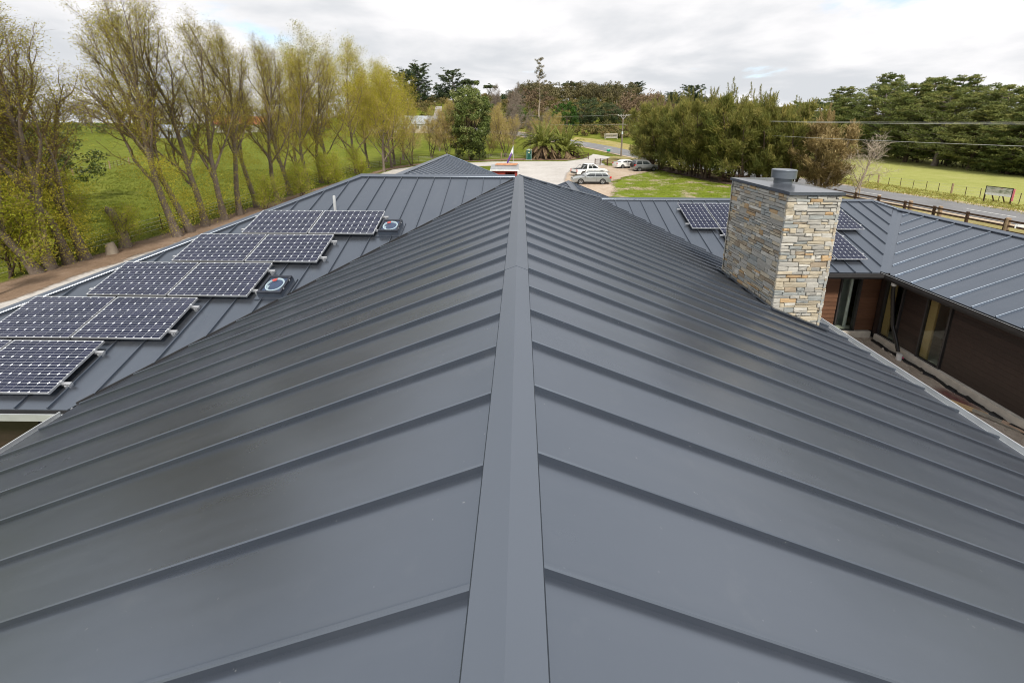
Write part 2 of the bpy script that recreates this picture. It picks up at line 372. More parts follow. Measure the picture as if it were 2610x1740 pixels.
# walls
M_WALL = M('wall_lining', (.10, .09, .08), .8)
def boards(x0, x1, y, ztop, zbot, mat, axis, par, exp=.148, face=-1):
    """weatherboards on a wall: axis 'x' wall runs along x at y; 'y' wall runs along y at x=y param"""
    k = 0; zz = ztop
    while zz > zbot+.02:
        zb = max(zz-exp, zbot); j = random.uniform(-.0015, .0015)
        pr = [(0, zz), (.010+j, zz), (.030+j, zb+.004), (.026, zb), (0, zb)]
        if axis == 'x': P = [(x0, y+face*a, b) for a, b in pr]; off = (x1-x0, 0, 0)
        else: P = [(y+face*a, x0, b) for a, b in pr]; off = (0, x1-x0, 0)
        MB().prism(P, off).build('weatherboard', mat, par); zz -= exp; k += 1
ZT = zE-.24; ZB = .24
wall_n = MB().box(6.3, 12.45, 12.28, 12.40, 0, ZT+.2).build('wall', M_CHAR, house)
# the east wing wall has real openings; its core is built round them
wall_e = MB().box(12.16, 12.28, -8, 8.31, 0, ZT+.1).box(12.16, 12.28, 8.31, 10.09, 0, ZT+.1).box(12.16, 12.28, 10.77, 11.45, 0, ZT+.1).box(12.16, 12.28, 10.09, 10.77, 0, .22).box(12.16, 12.28, 11.45, 12.05, 0, .22).box(12.16, 12.28, 12.05, 12.28, 0, ZT+.1).build('wall', M_CHAR, house)
boards(9.2, 10.76, 12.28, ZT, ZB, M_CEDAR, 'x', wall_n)
boards(11.50, 12.13, 12.28, ZT, ZB, M_CEDAR, 'x', wall_n)
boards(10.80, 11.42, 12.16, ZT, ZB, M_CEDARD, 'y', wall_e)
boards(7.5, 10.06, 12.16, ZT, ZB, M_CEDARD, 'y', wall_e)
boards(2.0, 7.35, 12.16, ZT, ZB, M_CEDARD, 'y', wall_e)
MB().box(12.09, 12.155, 7.38, 7.47, ZB-.04, ZT).build('corner_board', M_CEDAR, wall_e)
MB().box(12.05, 12.155, 12.06, 12.16, ZB-.04, ZT).build('corner_board', M_CEDARD, wall_e)
MB().box(12.02, 12.5, -8, 12.05, 0, .235).build('foundation', M_SLAB, house)
MB().box(8.5, 12.02, 12.17, 12.6, 0, .235).build('foundation', M_SLAB, house)
def window(par, a0, a1, z0, z1, axis, d, jamb_timber):
    """aluminium frame, glass, timber reveal; outside faces -axis"""
    f = .045
    def bx(m, a, b, c, e, dz0, dz1):
        if axis == 'x': m.box(a, b, d+c, d+e, dz0, dz1)
        else: m.box(d+c, d+e, a, b, dz0, dz1)
        return m
    m = MB(); bx(m, a0, a0+f, -.06, .02, z0, z1); bx(m, a1-f, a1, -.06, .02, z0, z1); bx(m, a0+f, a1-f, -.06, .02, z0, z0+f); bx(m, a0+f, a1-f, -.06, .02, z1-f, z1)
    wn = m.build('window', M_CHAR, par)
    bx(MB(), a0+f, a1-f, -.022, -.014, z0+f, z1-f).build('pane', M_GLASS, wn)
    t = MB()
    if jamb_timber: bx(t, a1-f-.20, a1-f, .03, .09, z0, z1)
    else: bx(t, a1-f-.12, a1-f-.04, .2, .24, z0, z1)
    t.build('reveal', M_TIMB if jamb_timber else M_WHITE, wn)
    return wn
wall_i = MB().box(10.5, 11.8, 12.9, 12.95, 0, ZT).box(13.9, 13.95, 9, 13, 0, ZT).build('inner_wall', M('plaster_board', (.34, .36, .36), .8), house)
MB().box(12.3, 13.9, 9, 12.2, .0, .24).build('inner_floor', M_SLAB, house)
wall_n.data.clear_geometry(); mm = MB().box(6.3, 10.78, 12.28, 12.40, 0, ZT+.2).box(11.48, 12.16, 12.28, 12.40, 0, ZT+.2).box(10.78, 11.48, 12.28, 12.40, 0, .2).box(10.78, 11.48, 12.28, 12.4, ZT-.01, ZT+.2).mesh('wall', M_CHAR); wall_n.data = mm
window(wall_n, 10.78, 11.48, .22, ZT, 'x', 12.28, False)
window(wall_e, 11.45, 12.05, .23, ZT, 'y', 12.16, True)
window(wall_e, 10.09, 10.77, .23, ZT, 'y', 12.16, True)
WL = []
for nm, b in (('wall', (-XE+.55, -XE+.7, YB-5, YE+.35)), ('wall', (-11.4, -XE+.7, YE+.40, YE+.5)), ('wall', (XE-.7, XE-.55, YB-5, 12.2)), ('wall', (-11.4, -11.3, YE+.5, 18.6)), ('wall', (-11.3, 17.3, 18.5, 18.6)), ('wall', (17.2, 17.3, -8, 18.5))):
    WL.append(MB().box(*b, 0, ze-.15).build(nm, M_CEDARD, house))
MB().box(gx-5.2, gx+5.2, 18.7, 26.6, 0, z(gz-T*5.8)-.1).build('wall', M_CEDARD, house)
MB().prism([(gx-5.2, 26.5, z(gz-T*5.8)-.1), (gx+5.2, 26.5, z(gz-T*5.8)-.1), (gx, 26.5, z(gz)-.2)], (0, .1, 0)).build('gable_wall', M_CEDARD, house)
MB().box(px-2.9, px-2.75, 20.0, 20.15, 0, z(pz-T*2.9)-.15).build('porch_post', M_CEDARD, house)
MB().box(px+2.75, px+2.9, 20.0, 20.15, 0, z(pz-T*2.9)-.15).build('porch_post', M_CEDARD, house)
boards(-11.3, -8.35, YE+.40, ze-.28, .24, M_CEDARD, 'x', WL[1])
# ------------------------------------------------------------------ chimney
CX0, CX1, CY0, CY1, CZ1 = 5.29, 6.32, 7.48, 9.60, RH+.30
chim = MB().box(CX0+.045, CX1-.045, CY0+.045, CY1-.045, 2.6, CZ1).build('chimney', M('mortar', (.17, .16, .14), .95), house)
def stone_mat(nm, a, b, c):
    t = NT(nm); v = t.tc(); r = t.rnd(); n = t.noise(v, 7, 7, .65, (1, 1, 2.2)); n2 = t.noise(v, 40, 4, .6)
    col = t.ramp(n, [(.30, a), (.52, b), (.72, c)]); col = t.mix(t.math('MULTIPLY', n2, .35), col, tuple(x*.6 for x in a))
    col = t.mix(t.math('MULTIPLY', t.math('SUBTRACT', r, .25), .6), col, tuple(min(.72, x*1.5) for x in b)); t.base(col); t.rough(.85); t.spec(.25); t.bump(n, .6, .02); return t.m
SM = [stone_mat('grey_schist', (0.269, 0.258, 0.230), (.34, .325, .29), (.42, .40, .355)), stone_mat('blue_grey_schist', (0.246, 0.258, 0.246), (.30, .31, .295), (.39, .39, .37)),
      stone_mat('buff_schist', (0.370, 0.314, 0.224), (.44, .385, .29), (.52, .47, .37)), stone_mat('rust_schist', (0.336, 0.224, 0.123), (.42, .29, .16), (.48, .37, .24)),
      stone_mat('pale_schist', (0.403, 0.381, 0.336), (.46, .44, .39), (.54, .52, .47)), stone_mat('brown_schist', (0.224, 0.174, 0.123), (.29, .235, .17), (.37, .31, .235))]
SW = [.30, .12, .25, .08, .20, .05]
def stone_face(u0, u1, zlow, axis):
    out = []; zz = CZ1-.012; row = 0
    zmin = min(zlow(u0), zlow(u1))-.15
    while zz > zmin:
        h = random.choice([.05, .065, .075, .085, .10, .12]); u = u0-(random.uniform(0, .0)); 
        while u < u1-.02:
            Ls = min(random.lognormvariate(math.log(.21), .42), .48); ue = u+Ls
            if u1-ue < .08: ue = u1
            parts = [(zz-h, zz)]
            if h > .095 and random.random() < .45: k = random.uniform(.35, .65); parts = [(zz-h, zz-h*k), (zz-h*k, zz)]
            elif random.random() < .10: parts = [(zz-h-random.uniform(.02, .05), zz)]
            for za, zb in parts:
                if zb > zlow((u+ue)/2)-.10: out.append((u, ue, za, zb))
            u = ue
        zz -= h; row += 1
    return out
def stone(u, ue, za, zb, axis):
    g = random.uniform(.003, .007); d = random.uniform(0, .022); J = lambda s: random.uniform(-s, s)
    P = [(u+g, za+g), ((u+ue)/2+J(.03), za+g+J(.008)), (ue-g, za+g+J(.010)), (ue-g+J(.006), zb-g+J(.010)), ((u+ue)/2+J(.03), zb-g+J(.008)), (u+g+J(.006), zb-g+J(.006))]
    cu = (u+ue)/2; cz = (za+zb)/2; c = min(.012, (zb-za)*.16)
    F = [(p[0]+(c if p[0] < cu else -c), p[1]+(c if p[1] < cz else -c)) for p in P]
    dp = lambda: -d+J(.006)
    def w3(uu, zz2, dep):
        return {'-y': (uu, CY0+.03+dep, zz2), '-x': (CX0+.03+dep, uu, zz2), '+y': (uu, CY1-.03-dep, zz2), '+x': (CX1-.03-dep, uu, zz2)}[axis]
    V = [w3(*p, .035) for p in P]+[w3(*p, .004-d) for p in P]+[w3(*p, -.006+dp()) for p in F]
    fs = [(12, 13, 16, 17), (13, 14, 15, 16)]+[(i, (i+1) % 6, 6+(i+1) % 6, 6+i) for i in range(6)]+[(6+i, 6+(i+1) % 6, 12+(i+1) % 6, 12+i) for i in range(6)]
    return V, fs
roofz = lambda x: RH-T*x
stones = [(s, '-y') for s in stone_face(CX0-.012, CX1+.012, lambda x: roofz(x), '-y')]+[(s, '-x') for s in stone_face(CY0+.03, CY1+.01, lambda y: roofz(CX0), '-x')]
stones.sort(key=lambda s: -(s[0][1]-s[0][0])*(s[0][3]-s[0][2])*(1.0 if s[1] == '-y' else .62))
for s, ax in stones[:300]:
    V, fs = stone(*s, ax); MB().add(V, fs).build('stone', SM[random.choices(range(6), SW if ax == '-y' else [.36, .22, .13, .07, .10, .12])[0]], chim)
m = MB()
for s, ax in stones[300:]+[(s, '+y') for s in stone_face(CX0-.01, CX1+.01, lambda x: roofz(x), '+y')]+[(s, '+x') for s in stone_face(CY0, CY1, lambda y: roofz(CX1), '+x')]:
    V, fs = stone(*s, ax); m.add(V, fs, random.choices(range(6), SW)[0])
m.build('small_stone', SM, chim, kind='stuff')
o = .028; zc_ = CZ1
cx, cy = (CX0+CX1)/2, (CY0+CY1)/2
MB().box(CX0-o, CX1+o, CY0-o, CY1+o, zc_, zc_+.062).add([(CX0-o, CY0-o, zc_+.0625), (CX1+o, CY0-o, zc_+.0625), (CX1+o, CY1+o, zc_+.0625), (CX0-o, CY1+o, zc_+.0625), (cx, cy, zc_+.105)], [(0,1,4), (1,2,4), (2,3,4), (3,0,4)]).build('cap', M('chimney_cap_steel', (.10, .11, .13), .22, .9, .45, .06, 2), chim)
fm = M('flue_steel', (.14, .16, .19), .33, .6, .3, .06, 2)
f = MB(); f.tube([(5.845, 8.55, zc_+.07), (5.845, 8.55, zc_+.20)], .178, 36); f.tube([(5.845, 8.55, zc_+.195), (5.845, 8.55, zc_+.20), (5.845, 8.55, zc_+.372), (5.845, 8.55, zc_+.385), (5.845, 8.55, zc_+.386)], [.19, .238, .238, .228, .20], 36); f.tube([(5.845, 8.55, zc_+.36), (5.845, 8.55, zc_+.376)], [.244, .244], 36, cap=False)
f.build('flue', fm, chim, smooth=35)
# apron flashing at the foot of the chimney
n = plane_fn(*PMR); m = MB()
for (xa, ya, xb, yb) in ((CX0-.10, CY0-.10, CX0-.02, CY1+.12), (CX0-.10, CY0-.14, CX1+.08, CY0-.03)):
    m.prism([(x, y, roofz(x)+.030) for x, y in ((xa, ya), (xb, ya), (xb, yb), (xa, yb))], n*.02)
m.build('apron_flashing', M_ROOF, chim)

# ------------------------------------------------------------------ skylights, vent pipe (parts of the house)
nL = plane_fn(*PLW); aL = Vector((1, 0, 0)); dL = Vector((0, -CT, -ST))
def on_left(x, y, h=0.): return Vector((x, y, RH-T*(YW-y)))+nL*h
def slope_mat(x, y, h, nrm=nL, d=dL):
    a = Vector((1, 0, 0)); p = Vector((x, y, RH-T*(YW-y)))+nrm*h
    u = -d; return Matrix(((a.x, u.x, nrm.x, p.x), (a.y, u.y, nrm.y, p.y), (a.z, u.z, nrm.z, p.z), (0, 0, 0, 1)))
M_TUBE = M('skylight_tube_white', (.46, .53, .56), .3); M_RED = M('red_reflector', (.65, .06, .04), .4)
for x, y in ((-3.275, 9.64), (-5.11, 7.68)):
    m = MB(); m.box(-.31, .31, -.31, .29, -.01, .03); m.box(-.25, .25, -.25, .25, .03, .12)
    sk = m.build('skylight', M_ROOF, house); sk.matrix_world = slope_mat(x, y, 0)
    MB().box(-.245, .245, -.245, -.20, .121, .165).box(-.245, .245, .20, .245, .121, .165).box(-.245, -.20, -.20, .20, .121, .165).box(.20, .245, -.20, .20, .121, .165).build('frame', M('skylight_frame', (.02, .024, .035), .35), sk)
    MB().box(-.2, .2, -.2, .2, .122, .126).build('liner', M('skylight_liner', (.035, .055, .11), .4, .5, 0, .3), sk)
    n_ = 40; V = [(q*math.cos(2*math.pi*k/n_), q*math.sin(2*math.pi*k/n_), zz) for q, zz in ((.186, .127), (.186, .148), (.160, .148), (.150, .127)) for k in range(n_)]
    MB().add(V, [(i*n_+k, i*n_+(k+1) % n_, ((i+1) % 4)*n_+(k+1) % n_, ((i+1) % 4)*n_+k) for i in range(4) for k in range(n_)]).build('tube_ring', M_TUBE, sk, smooth=40)
    r = MB()
    for k in range(9):
        a = 3.3+k*.17; r.prism([(.150*math.cos(a), .150*math.sin(a), .1275), (.150*math.cos(a+.12), .150*math.sin(a+.12), .1275), ((.10+.01*k)*math.cos(a+.12), (.10+.01*k)*math.sin(a+.12), .1275), ((.10+.01*k)*math.cos(a), (.10+.01*k)*math.sin(a), .1275)], (0, 0, .006))
    r.build('prism_lens', M_TUBE, sk)
    r = MB()
    for k in range(4):
        a = 1.75+k*.16; r.prism([(.182*math.cos(a), .182*math.sin(a), .1495), (.182*math.cos(a+.13), .182*math.sin(a+.13), .1495), (.105*math.cos(a+.13), .105*math.sin(a+.13), .1495), (.105*math.cos(a), .105*math.sin(a), .1495)], (0, 0, .002))
    r.build('reflector', M_RED, sk)
    MB().box(-.198, .198, -.198, .198, .156, .159).build('pane', M_SKYG, sk)
    for sxx in (-.12, .12): MB().tube([(.245, sxx, .145), (.256, sxx, .145)], .012, 8).build('screw', M_LIP, sk)
p = on_left(-5.03, 10.36)
MB().tube([p-nL*.05, p+Vector((0, 0, .10)), p+Vector((0, 0, .44)), p+Vector((0, 0, .47))], [.038, .038, .038, .028], 14).tube([p, p+Vector((0, 0, .03))], [.10, .06], 14).build('vent_pipe', M('grey_pvc', (.44, .45, .46), .45), house, smooth=40)

# ------------------------------------------------------------------ solar panels (rest on the roof: things)
M_ALU = M('anodised_frame', (.52, .53, .55), .35, .5, .55, .05, 3); M_BACK = M('white_backsheet', (.82, .83, .85), .5, .5, 0, .03)
def cell_mat():
    t = NT('solar_cell'); v = t.tc(); sx = t.N.new('ShaderNodeSeparateXYZ'); t.L.new(v, sx.inputs[0])
    y = t.math('ABSOLUTE', sx.outputs[1]); bus = t.math('LESS_THAN', t.math('ABSOLUTE', t.math('SUBTRACT', y, .026)), .0017)
    x = t.math('FRACT', t.math('MULTIPLY', sx.outputs[0], 19.2)); fing = t.math('LESS_THAN', x, .12)
    r = t.rnd(); c = t.mix(r, (.010, .013, .034), (.020, .022, .050)); c = t.mix(bus, c, (.55, .56, .6))
    t.base(c); t.rough(.35); t.spec(.2); return t.m
M_CELL = cell_mat()
PW, PH, CS = 1.632, .986, .1562
def oct_pts(s=CS/2, c=.019, z=.0365): return [(-s+c, -s, z), (s-c, -s, z), (s, -s+c, z), (s, s-c, z), (s-c, s, z), (-s+c, s, z), (-s, s-c, z), (-s, -s+c, z)]
cell_me = MB().prism(oct_pts(), (0, 0, .0015)).mesh('cell', M_CELL)
fr = MB(); a, b = PW/2, PH/2
for q in ((-a, a, -b, -b+.009), (-a, a, b-.009, b), (-a, -a+.009, -b+.009, b-.009), (a-.009, a, -b+.009, b-.009)): fr.box(*q, 0, .042)
fr_me = fr.mesh('frame', M_ALU); bs_me = MB().box(-a+.009, a-.009, -b+.009, b-.009, .030, .0362).mesh('backsheet', M_BACK)
gl_me = MB().box(-a+.0095, a-.0095, -b+.0095, b-.0095, .0392, .0405).mesh('glass', M_PVGLASS)
cells_m = MB()
for i in range(10):
    for j in range(6): cells_m.prism([(q[0]+(i-4.5)*.1605, q[1]+(j-2.5)*.1605, q[2]) for q in oct_pts()], (0, 0, .0015))
cells_me = None
def cells_joined_mat():
    t = NT('solar_cell_sheet'); t.base(t.ramp(t.noise(t.tc(), 3), [(.3, (.010, .013, .034)), (.7, (.020, .022, .05))])); t.rough(.35); t.spec(.2); return t.m
cells_me = cells_m.mesh('cell', cells_joined_mat())
def solar(mat, label, group, single):
    o = thing('solar_panel', label, 'solar panel', group=group); o.matrix_world = mat
    link('frame', fr_me, o); link('backsheet', bs_me, o); link('glass', gl_me, o)
    if single:
        for i in range(10):
            for j in range(6): link('cell', cell_me, o, loc=((i-4.5)*.1605, (j-2.5)*.1605, 0))
    else: link('cell', cells_me, o, kind='stuff')
    return o
ordn = ['topmost', 'second', 'third', 'fourth', 'lowest']
GL = 'stepped solar panels on the left wing roof'
def rail(x0, x1, y, mfun, label, group, feet):
    o = thing('mounting_rail', label, 'rail', group=group); o.matrix_world = mfun((x0+x1)/2, y, 0)
    hw = (x1-x0)/2
    MB().box(-hw, hw, -.02, .02, .052, .098).build('bar', M_ALU, o)
    for fx in feet: MB().box(fx-.03-(x0+x1)/2, fx+.03-(x0+x1)/2, -.03, .03, .0, .051).box(fx-.02-(x0+x1)/2, fx+.02-(x0+x1)/2, -.045, -.031, .0, .075).build('foot', M_ALU, o)
    for s in (-1, 1): MB().box(s*(hw-.14)-.02, s*(hw-.14)+.02, -.016, .016, .099, .146).build('clamp', M_ALU, o)
for k in range(5):
    xl = -6.905-.957*k; yt = 10.25-.975*k; yc = yt-PH*CT/2
    for j, sd_ in enumerate(('left', 'right')):
        solar(slope_mat(xl+PW/2+j*1.668, yc, .10), f'{sd_} solar panel of the {ordn[k]} row of the stepped left roof array', GL, True)
    for q, nm in ((.2, 'upper'), (.8, 'lower')):
        x1 = xl+3.292+.15; rail(xl-.13, x1, yt-PH*CT*q, slope_mat, f'{nm} silver rail under the {ordn[k]} row of solar panels on the left roof', 'rails under the stepped solar panels', [x1-.07-i*2*U for i in range(4)])
nR = plane_fn(*PRW)
def slope_r(x, y, h, portrait=False):
    p = Vector((x, y, RH+RZ-T*(RY-y)))+nR*h; a = Vector((1, 0, 0)); u = Vector((0, CT, ST))
    if portrait: a, u = u, -a
    return Matrix(((a.x, u.x, nR.x, p.x), (a.y, u.y, nR.y, p.y), (a.z, u.z, nR.z, p.z), (0, 0, 0, 1)))
GR = 'upright solar panels on the right wing roof'
for row, (x0, n_, yt) in enumerate(((6.255, 6, 15.135), (7.23, 4, 13.62))):
    for i in range(n_):
        nm = ['leftmost', 'second', 'third', 'fourth', 'fifth', 'rightmost'][i] if row == 0 else ['leftmost', 'second', 'third', 'rightmost'][i]
        solar(slope_r(x0+PH/2+i*1.037, yt-PW*CT/2, .10, True), f'{nm} upright solar panel in the {"upper" if row == 0 else "lower"} row behind the stone chimney', GR, False)
    for q, nm in ((.22, 'upper'), (.80, 'lower')):
        rail(x0-.13, x0+n_*1.037+.08, yt-PW*CT*q, lambda x, y, h: slope_r(x, y, h), f'{nm} silver rail under the {"upper" if row == 0 else "lower"} solar row behind the chimney', 'rails under the upright solar panels', [x0+.1+i*U*2 for i in range(int(n_*.99))])
# ------------------------------------------------------------------ courtyard things
dp = thing('downpipe', 'black flexible drain hose in white sockets running from the eave to the courtyard ground', 'downpipe', (11.75, 11.4, 0))
def at_dp(p): return (p[0]-11.75, p[1]-11.4, p[2])
hp = [(11.72, 11.45, 2.25), (11.74, 11.43, 1.9), (11.78, 11.36, 1.35), (11.8, 11.3, .95), (11.8, 11.1, .55), (11.79, 10.93, .18)]
pts = []; 
for i in range(len(hp)-1):
    for q in range(6): pts.append(tuple(hp[i][c]+(hp[i+1][c]-hp[i][c])*q/6 for c in range(3)))
MB().tube([at_dp(p) for p in pts], [.055 if i % 2 else .048 for i in range(len(pts))], 12).build('hose', M_BLACK, dp, smooth=60)
MB().tube([at_dp((11.72, 11.46, 2.42)), at_dp((11.72, 11.45, 2.22))], .062, 14).tube([at_dp((11.72, 11.45, 2.235)), at_dp((11.72, 11.45, 2.21))], .068, 14).build('top_socket', M_WHITE, dp, smooth=40)
MB().tube([at_dp((11.79, 10.9, .20)), at_dp((11.79, 10.9, -.02))], .07, 14).build('ground_socket', M_WHITE, dp, smooth=40)
MB().tube([at_dp((11.86, 10.86, .10)), at_dp((11.875, 10.855, .10))], .03, 10).build('tag', M('pink_tag', (.8, .08, .25), .5), dp)
for (x, y, rz, l, wd, c, lb) in ((11.52, 8.74, -.9, .62, .20, (.55, .38, .2), 'pale timber offcut lying on the courtyard soil near the eave'), (11.77, 8.32, -1.0, .85, .16, (.33, .30, .25), 'grey weathered plank on the courtyard soil beside the black strip'), (11.95, 8.05, -1.05, .55, .17, (.46, .33, .24), 'reddish plank end lying on the courtyard soil nearest the dark wall')):
    o = MB().box(-l/2, l/2, -wd/2, wd/2, 0, .03).build('plank', M('plank_'+str(round(c[0]*100)), c, .8, .3, 0, .25, 9), None, label=lb, cat='plank'); o.location = (x, y, .03); o.rotation_euler = (0, .02, rz)
m = MB(); pv = []
for i in range(60):
    y = 12.0-i*.2; j = random.uniform(-.05, .05); pv.append((11.93+j, y, .015)); 
for i in range(59):
    h = random.uniform(.01, .07); (x, y, _), (x2, y2, _) = pv[i], pv[i+1]; wj = random.uniform(.03, .09)
    m.add([(x-wj, y, .005), (x+.07, y, .005), (x+.04, y, .02+h), (x-wj*.5, y, .02+h*.6), (x2-wj, y2, .005), (x2+.07, y2, .005), (x2+.04, y2, .02+h*.8), (x2-wj*.5, y2, .015+h*.5)], [(0,4,7,3), (3,7,6,2), (2,6,5,1), (0,3,2,1), (4,5,6,7)])
m.build('damp_course_strip', M_BLACK, None, label='torn black plastic strip on the soil along the courtyard slab edge', cat='plastic strip')
# ------------------------------------------------------------------ ground, road, drive, lawn, field
def grass_mat(name, cols, fine=1.0, dirt=None, dirt_th=(.62, .70), edge=False, edge_amp=1.2):
    t = NT(name); g = t.geo()
    big = t.noise(g, .045, 5, .6); mid = t.noise(g, .55, 6, .65); fi = t.noise(g, 5.5*fine, 5, .7)
    f = t.math('ADD', t.math('ADD', t.math('MULTIPLY', big, .42), t.math('MULTIPLY', mid, .40)), t.math('MULTIPLY', fi, .40))
    c = t.ramp(f, [(.44, cols[0]), (.61, cols[1]), (.78, cols[2])])
    if dirt:
        d = t.noise(g, .42, 7, .68); d2 = t.noise(g, 3.0, 5, .7)
        c = t.mix(t.ramp(t.math('ADD', t.math('MULTIPLY', d, .8), t.math('MULTIPLY', d2, .22)), [(dirt_th[0], 0.), (dirt_th[1], 1.)]), c, t.mix(d2, tuple(x*.75 for x in dirt), tuple(min(1, x*1.2) for x in dirt)))
    t.base(c); t.rough(.95); t.spec(.08); t.bump(t.math('ADD', t.math('MULTIPLY', mid, .4), fi), .9, .12)
    if edge: ragged(t, g, edge_amp)
    return t.m
def ragged(t, g, amp):
    e = t.attr('edge', 'Fac'); n = t.noise(g, .7, 6, .65); n2 = t.noise(g, 4, 4, .6)
    v = t.math('ADD', e, t.math('MULTIPLY', t.math('SUBTRACT', t.math('ADD', t.math('MULTIPLY', n, .7), t.math('MULTIPLY', n2, .3)), .5), amp*2.4))
    tr = t.N.new('ShaderNodeBsdfTransparent'); mx = t.N.new('ShaderNodeMixShader')
    r = t.ramp(t.math('MULTIPLY_ADD', v, .6, .5), [(.38, 0.), (.62, 1.)])
    t.L.new(r, mx.inputs[0]); t.L.new(tr.outputs[0], mx.inputs[1]); t.L.new(t.b.outputs[0], mx.inputs[2]); t.L.new(mx.outputs[0], t.o.inputs[0])
def earth_mat(name, cols, scale=1.0, edge=True, amp=1.0, pebble=.5):
    t = NT(name); g = t.geo(); a = t.noise(g, .25*scale, 6, .6); b = t.noise(g, 2.2*scale, 6, .7); p = t.noise(g, 16*scale, 4, .65)
    f = t.math('ADD', t.math('ADD', t.math('MULTIPLY', a, .45), t.math('MULTIPLY', b, .35)), t.math('MULTIPLY', p, .3))
    t.base(t.ramp(f, [(.36, cols[0]), (.54, cols[1]), (.72, cols[2])])); t.rough(.95); t.spec(.12); t.bump(t.math('ADD', b, p), pebble, .05)
    if edge: ragged(t, g, amp)
    return t.m
def grid_axis(lo, hi, step, far):
    a = list(np.arange(lo, hi+.01, step)); s = step
    x = hi
    while x < far: s *= 1.35; x += s; a.append(x)
    s = step; x = lo
    while x > -far: s *= 1.35; x -= s; a.insert(0, x)
    return np.array(a)
xs = grid_axis(-150, 170, 2.5, 2500); ys = grid_axis(-40, 350, 2.5, 2500)
X, Y = np.meshgrid(xs, ys); Z = terr(X, Y)
def grid_mesh(X, Y, Z, name, mat, keep=None, edge=None):
    h, w_ = X.shape; V = np.stack([X, Y, Z], -1).reshape(-1, 3)
    i = np.arange(h*w_).reshape(h, w_); F = np.stack([i[:-1, :-1], i[:-1, 1:], i[1:, 1:], i[1:, :-1]], -1).reshape(-1, 4)
    if keep is not None:
        k = keep.ravel(); F = F[k[F].any(1)]
        used = np.unique(F); mp = np.full(len(V), -1); mp[used] = np.arange(len(used)); F = mp[F]; V = V[used]
        if edge is not None: edge = edge.ravel()[used]
    me = np_mesh(name, V, [F], mat, smooth=True)
    if edge is not None:
        a = me.attributes.new('edge', 'FLOAT', 'POINT'); a.data.foreach_set('value', np.ascontiguousarray(edge, np.float32).ravel())
    return me
G_PAD = grass_mat('paddock_grass', [(.065, .085, .012), (.125, .150, .018), (.22, .215, .045)])
link('ground', grid_mesh(X, Y, Z, 'ground', G_PAD), kind='structure')
def sdist(poly, X, Y):
    P = np.array(poly, float); px_, py_ = X.ravel(), Y.ravel(); d = np.full(px_.shape, 1e9); ins = np.zeros(px_.shape, bool)
    for i in range(len(P)):
        a, b = P[i], P[(i+1) % len(P)]; e = b-a; t = np.clip(((px_-a[0])*e[0]+(py_-a[1])*e[1])/(e@e+1e-9), 0, 1)
        d = np.minimum(d, np.hypot(px_-a[0]-t*e[0], py_-a[1]-t*e[1]))
        c = ((a[1] > py_) != (b[1] > py_)); ins ^= c & (px_ < (b[0]-a[0])*(py_-a[1])/((b[1]-a[1]) if abs(b[1]-a[1]) > 1e-9 else 1e-9)+a[0])
    return np.where(ins, d, -d).reshape(X.shape)
def sheet(name, poly, mat, off, step=.5, margin=1.5):
    P = np.array(poly); x0, y0 = P.min(0)-margin-step; x1, y1 = P.max(0)+margin+step
    X, Y = np.meshgrid(np.arange(x0, x1+step, step), np.arange(y0, y1+step, step)); d = sdist(poly, X, Y)
    return link(name, grid_mesh(X, Y, terr(X, Y)+off, name, mat, d > -margin, d), kind='structure')
sheet('field', [(41, 14), (47.5, 18), (140, 18), (150, 120), (60, 125), (44, 96), (39.5, 60), (40.2, 44), (41.5, 34)], grass_mat('field_grass', [(.23, .25, .065), (.32, .33, .10), (.40, .385, .16)], 1, None, edge=True, edge_amp=.7), .012, 1.2)
sheet('lawn', [(8, 18), (31, 18), (30.5, 32), (29, 40), (25.5, 50), (24, 58), (22.5, 63), (19, 60.5), (15, 54), (11, 47), (8, 44), (5, 36)], grass_mat('lawn_grass', [(.085, .13, .010), (.16, .205, .020), (.25, .27, .05)], 1.3, (.42, .33, .25), (.52, .62), True, .9), .016, .5)
GRAV = earth_mat('grey_gravel', [(.36, .335, .31), (.48, .455, .43), (.58, .56, .53)], 1, True, .5)
sheet('gravel_patch', [(4.5, 36), (9.5, 39), (11, 44.5), (11.6, 49.5), (15.2, 55), (19.5, 60), (22, 64), (21.5, 66.5), (14.5, 70), (11, 66), (6, 58), (3.5, 48)], earth_mat('pale_dirt', [(.25, .18, .12), (.43, .34, .26), (.56, .49, .41)], 1.1, True, 1.6), .024, .5, 2.5)
sheet('driveway', [(-3, 30), (4, 30), (5.2, 46), (7, 58), (9, 65), (13, 68), (15.5, 71), (16, 78), (20, 86), (17, 91), (13.2, 82), (9, 77), (3, 77), (-5, 75.5), (-10, 73), (-16, 70), (-20, 62), (-21, 40), (-21, 10), (-14, 10), (-14, 45), (-12, 60), (-8, 67), (-2.4, 68.5), (-.2, 63)], GRAV, .030, .5)
sheet('dirt_verge', [(-23.2, 0), (-20.6, 0), (-20.6, 30), (-20.9, 60), (-17, 72), (-10, 75.5), (-4, 77.6), (3, 79), (9.5, 79), (13, 83.5), (13.5, 85.5), (8, 86), (3, 83.5), (-2, 82), (-8, 78.5), (-16, 75), (-21.5, 66), (-22.8, 40)], earth_mat('brown_dirt', [(.13, .085, .055), (.21, .145, .10), (.30, .22, .165)], 1, True, .8), .034, .5)
sheet('tree_litter', [(22.5, 72.5), (22.3, 66), (23.2, 58), (25, 50), (28.5, 40), (30.3, 32), (31.8, 32), (30.5, 40), (27.5, 50), (26.5, 58), (25.8, 68), (24.5, 74)], earth_mat('leaf_litter', [(.05, .034, .022), (.09, .062, .042), (.15, .11, .08)], 1, True, 1.3), .038, .5)
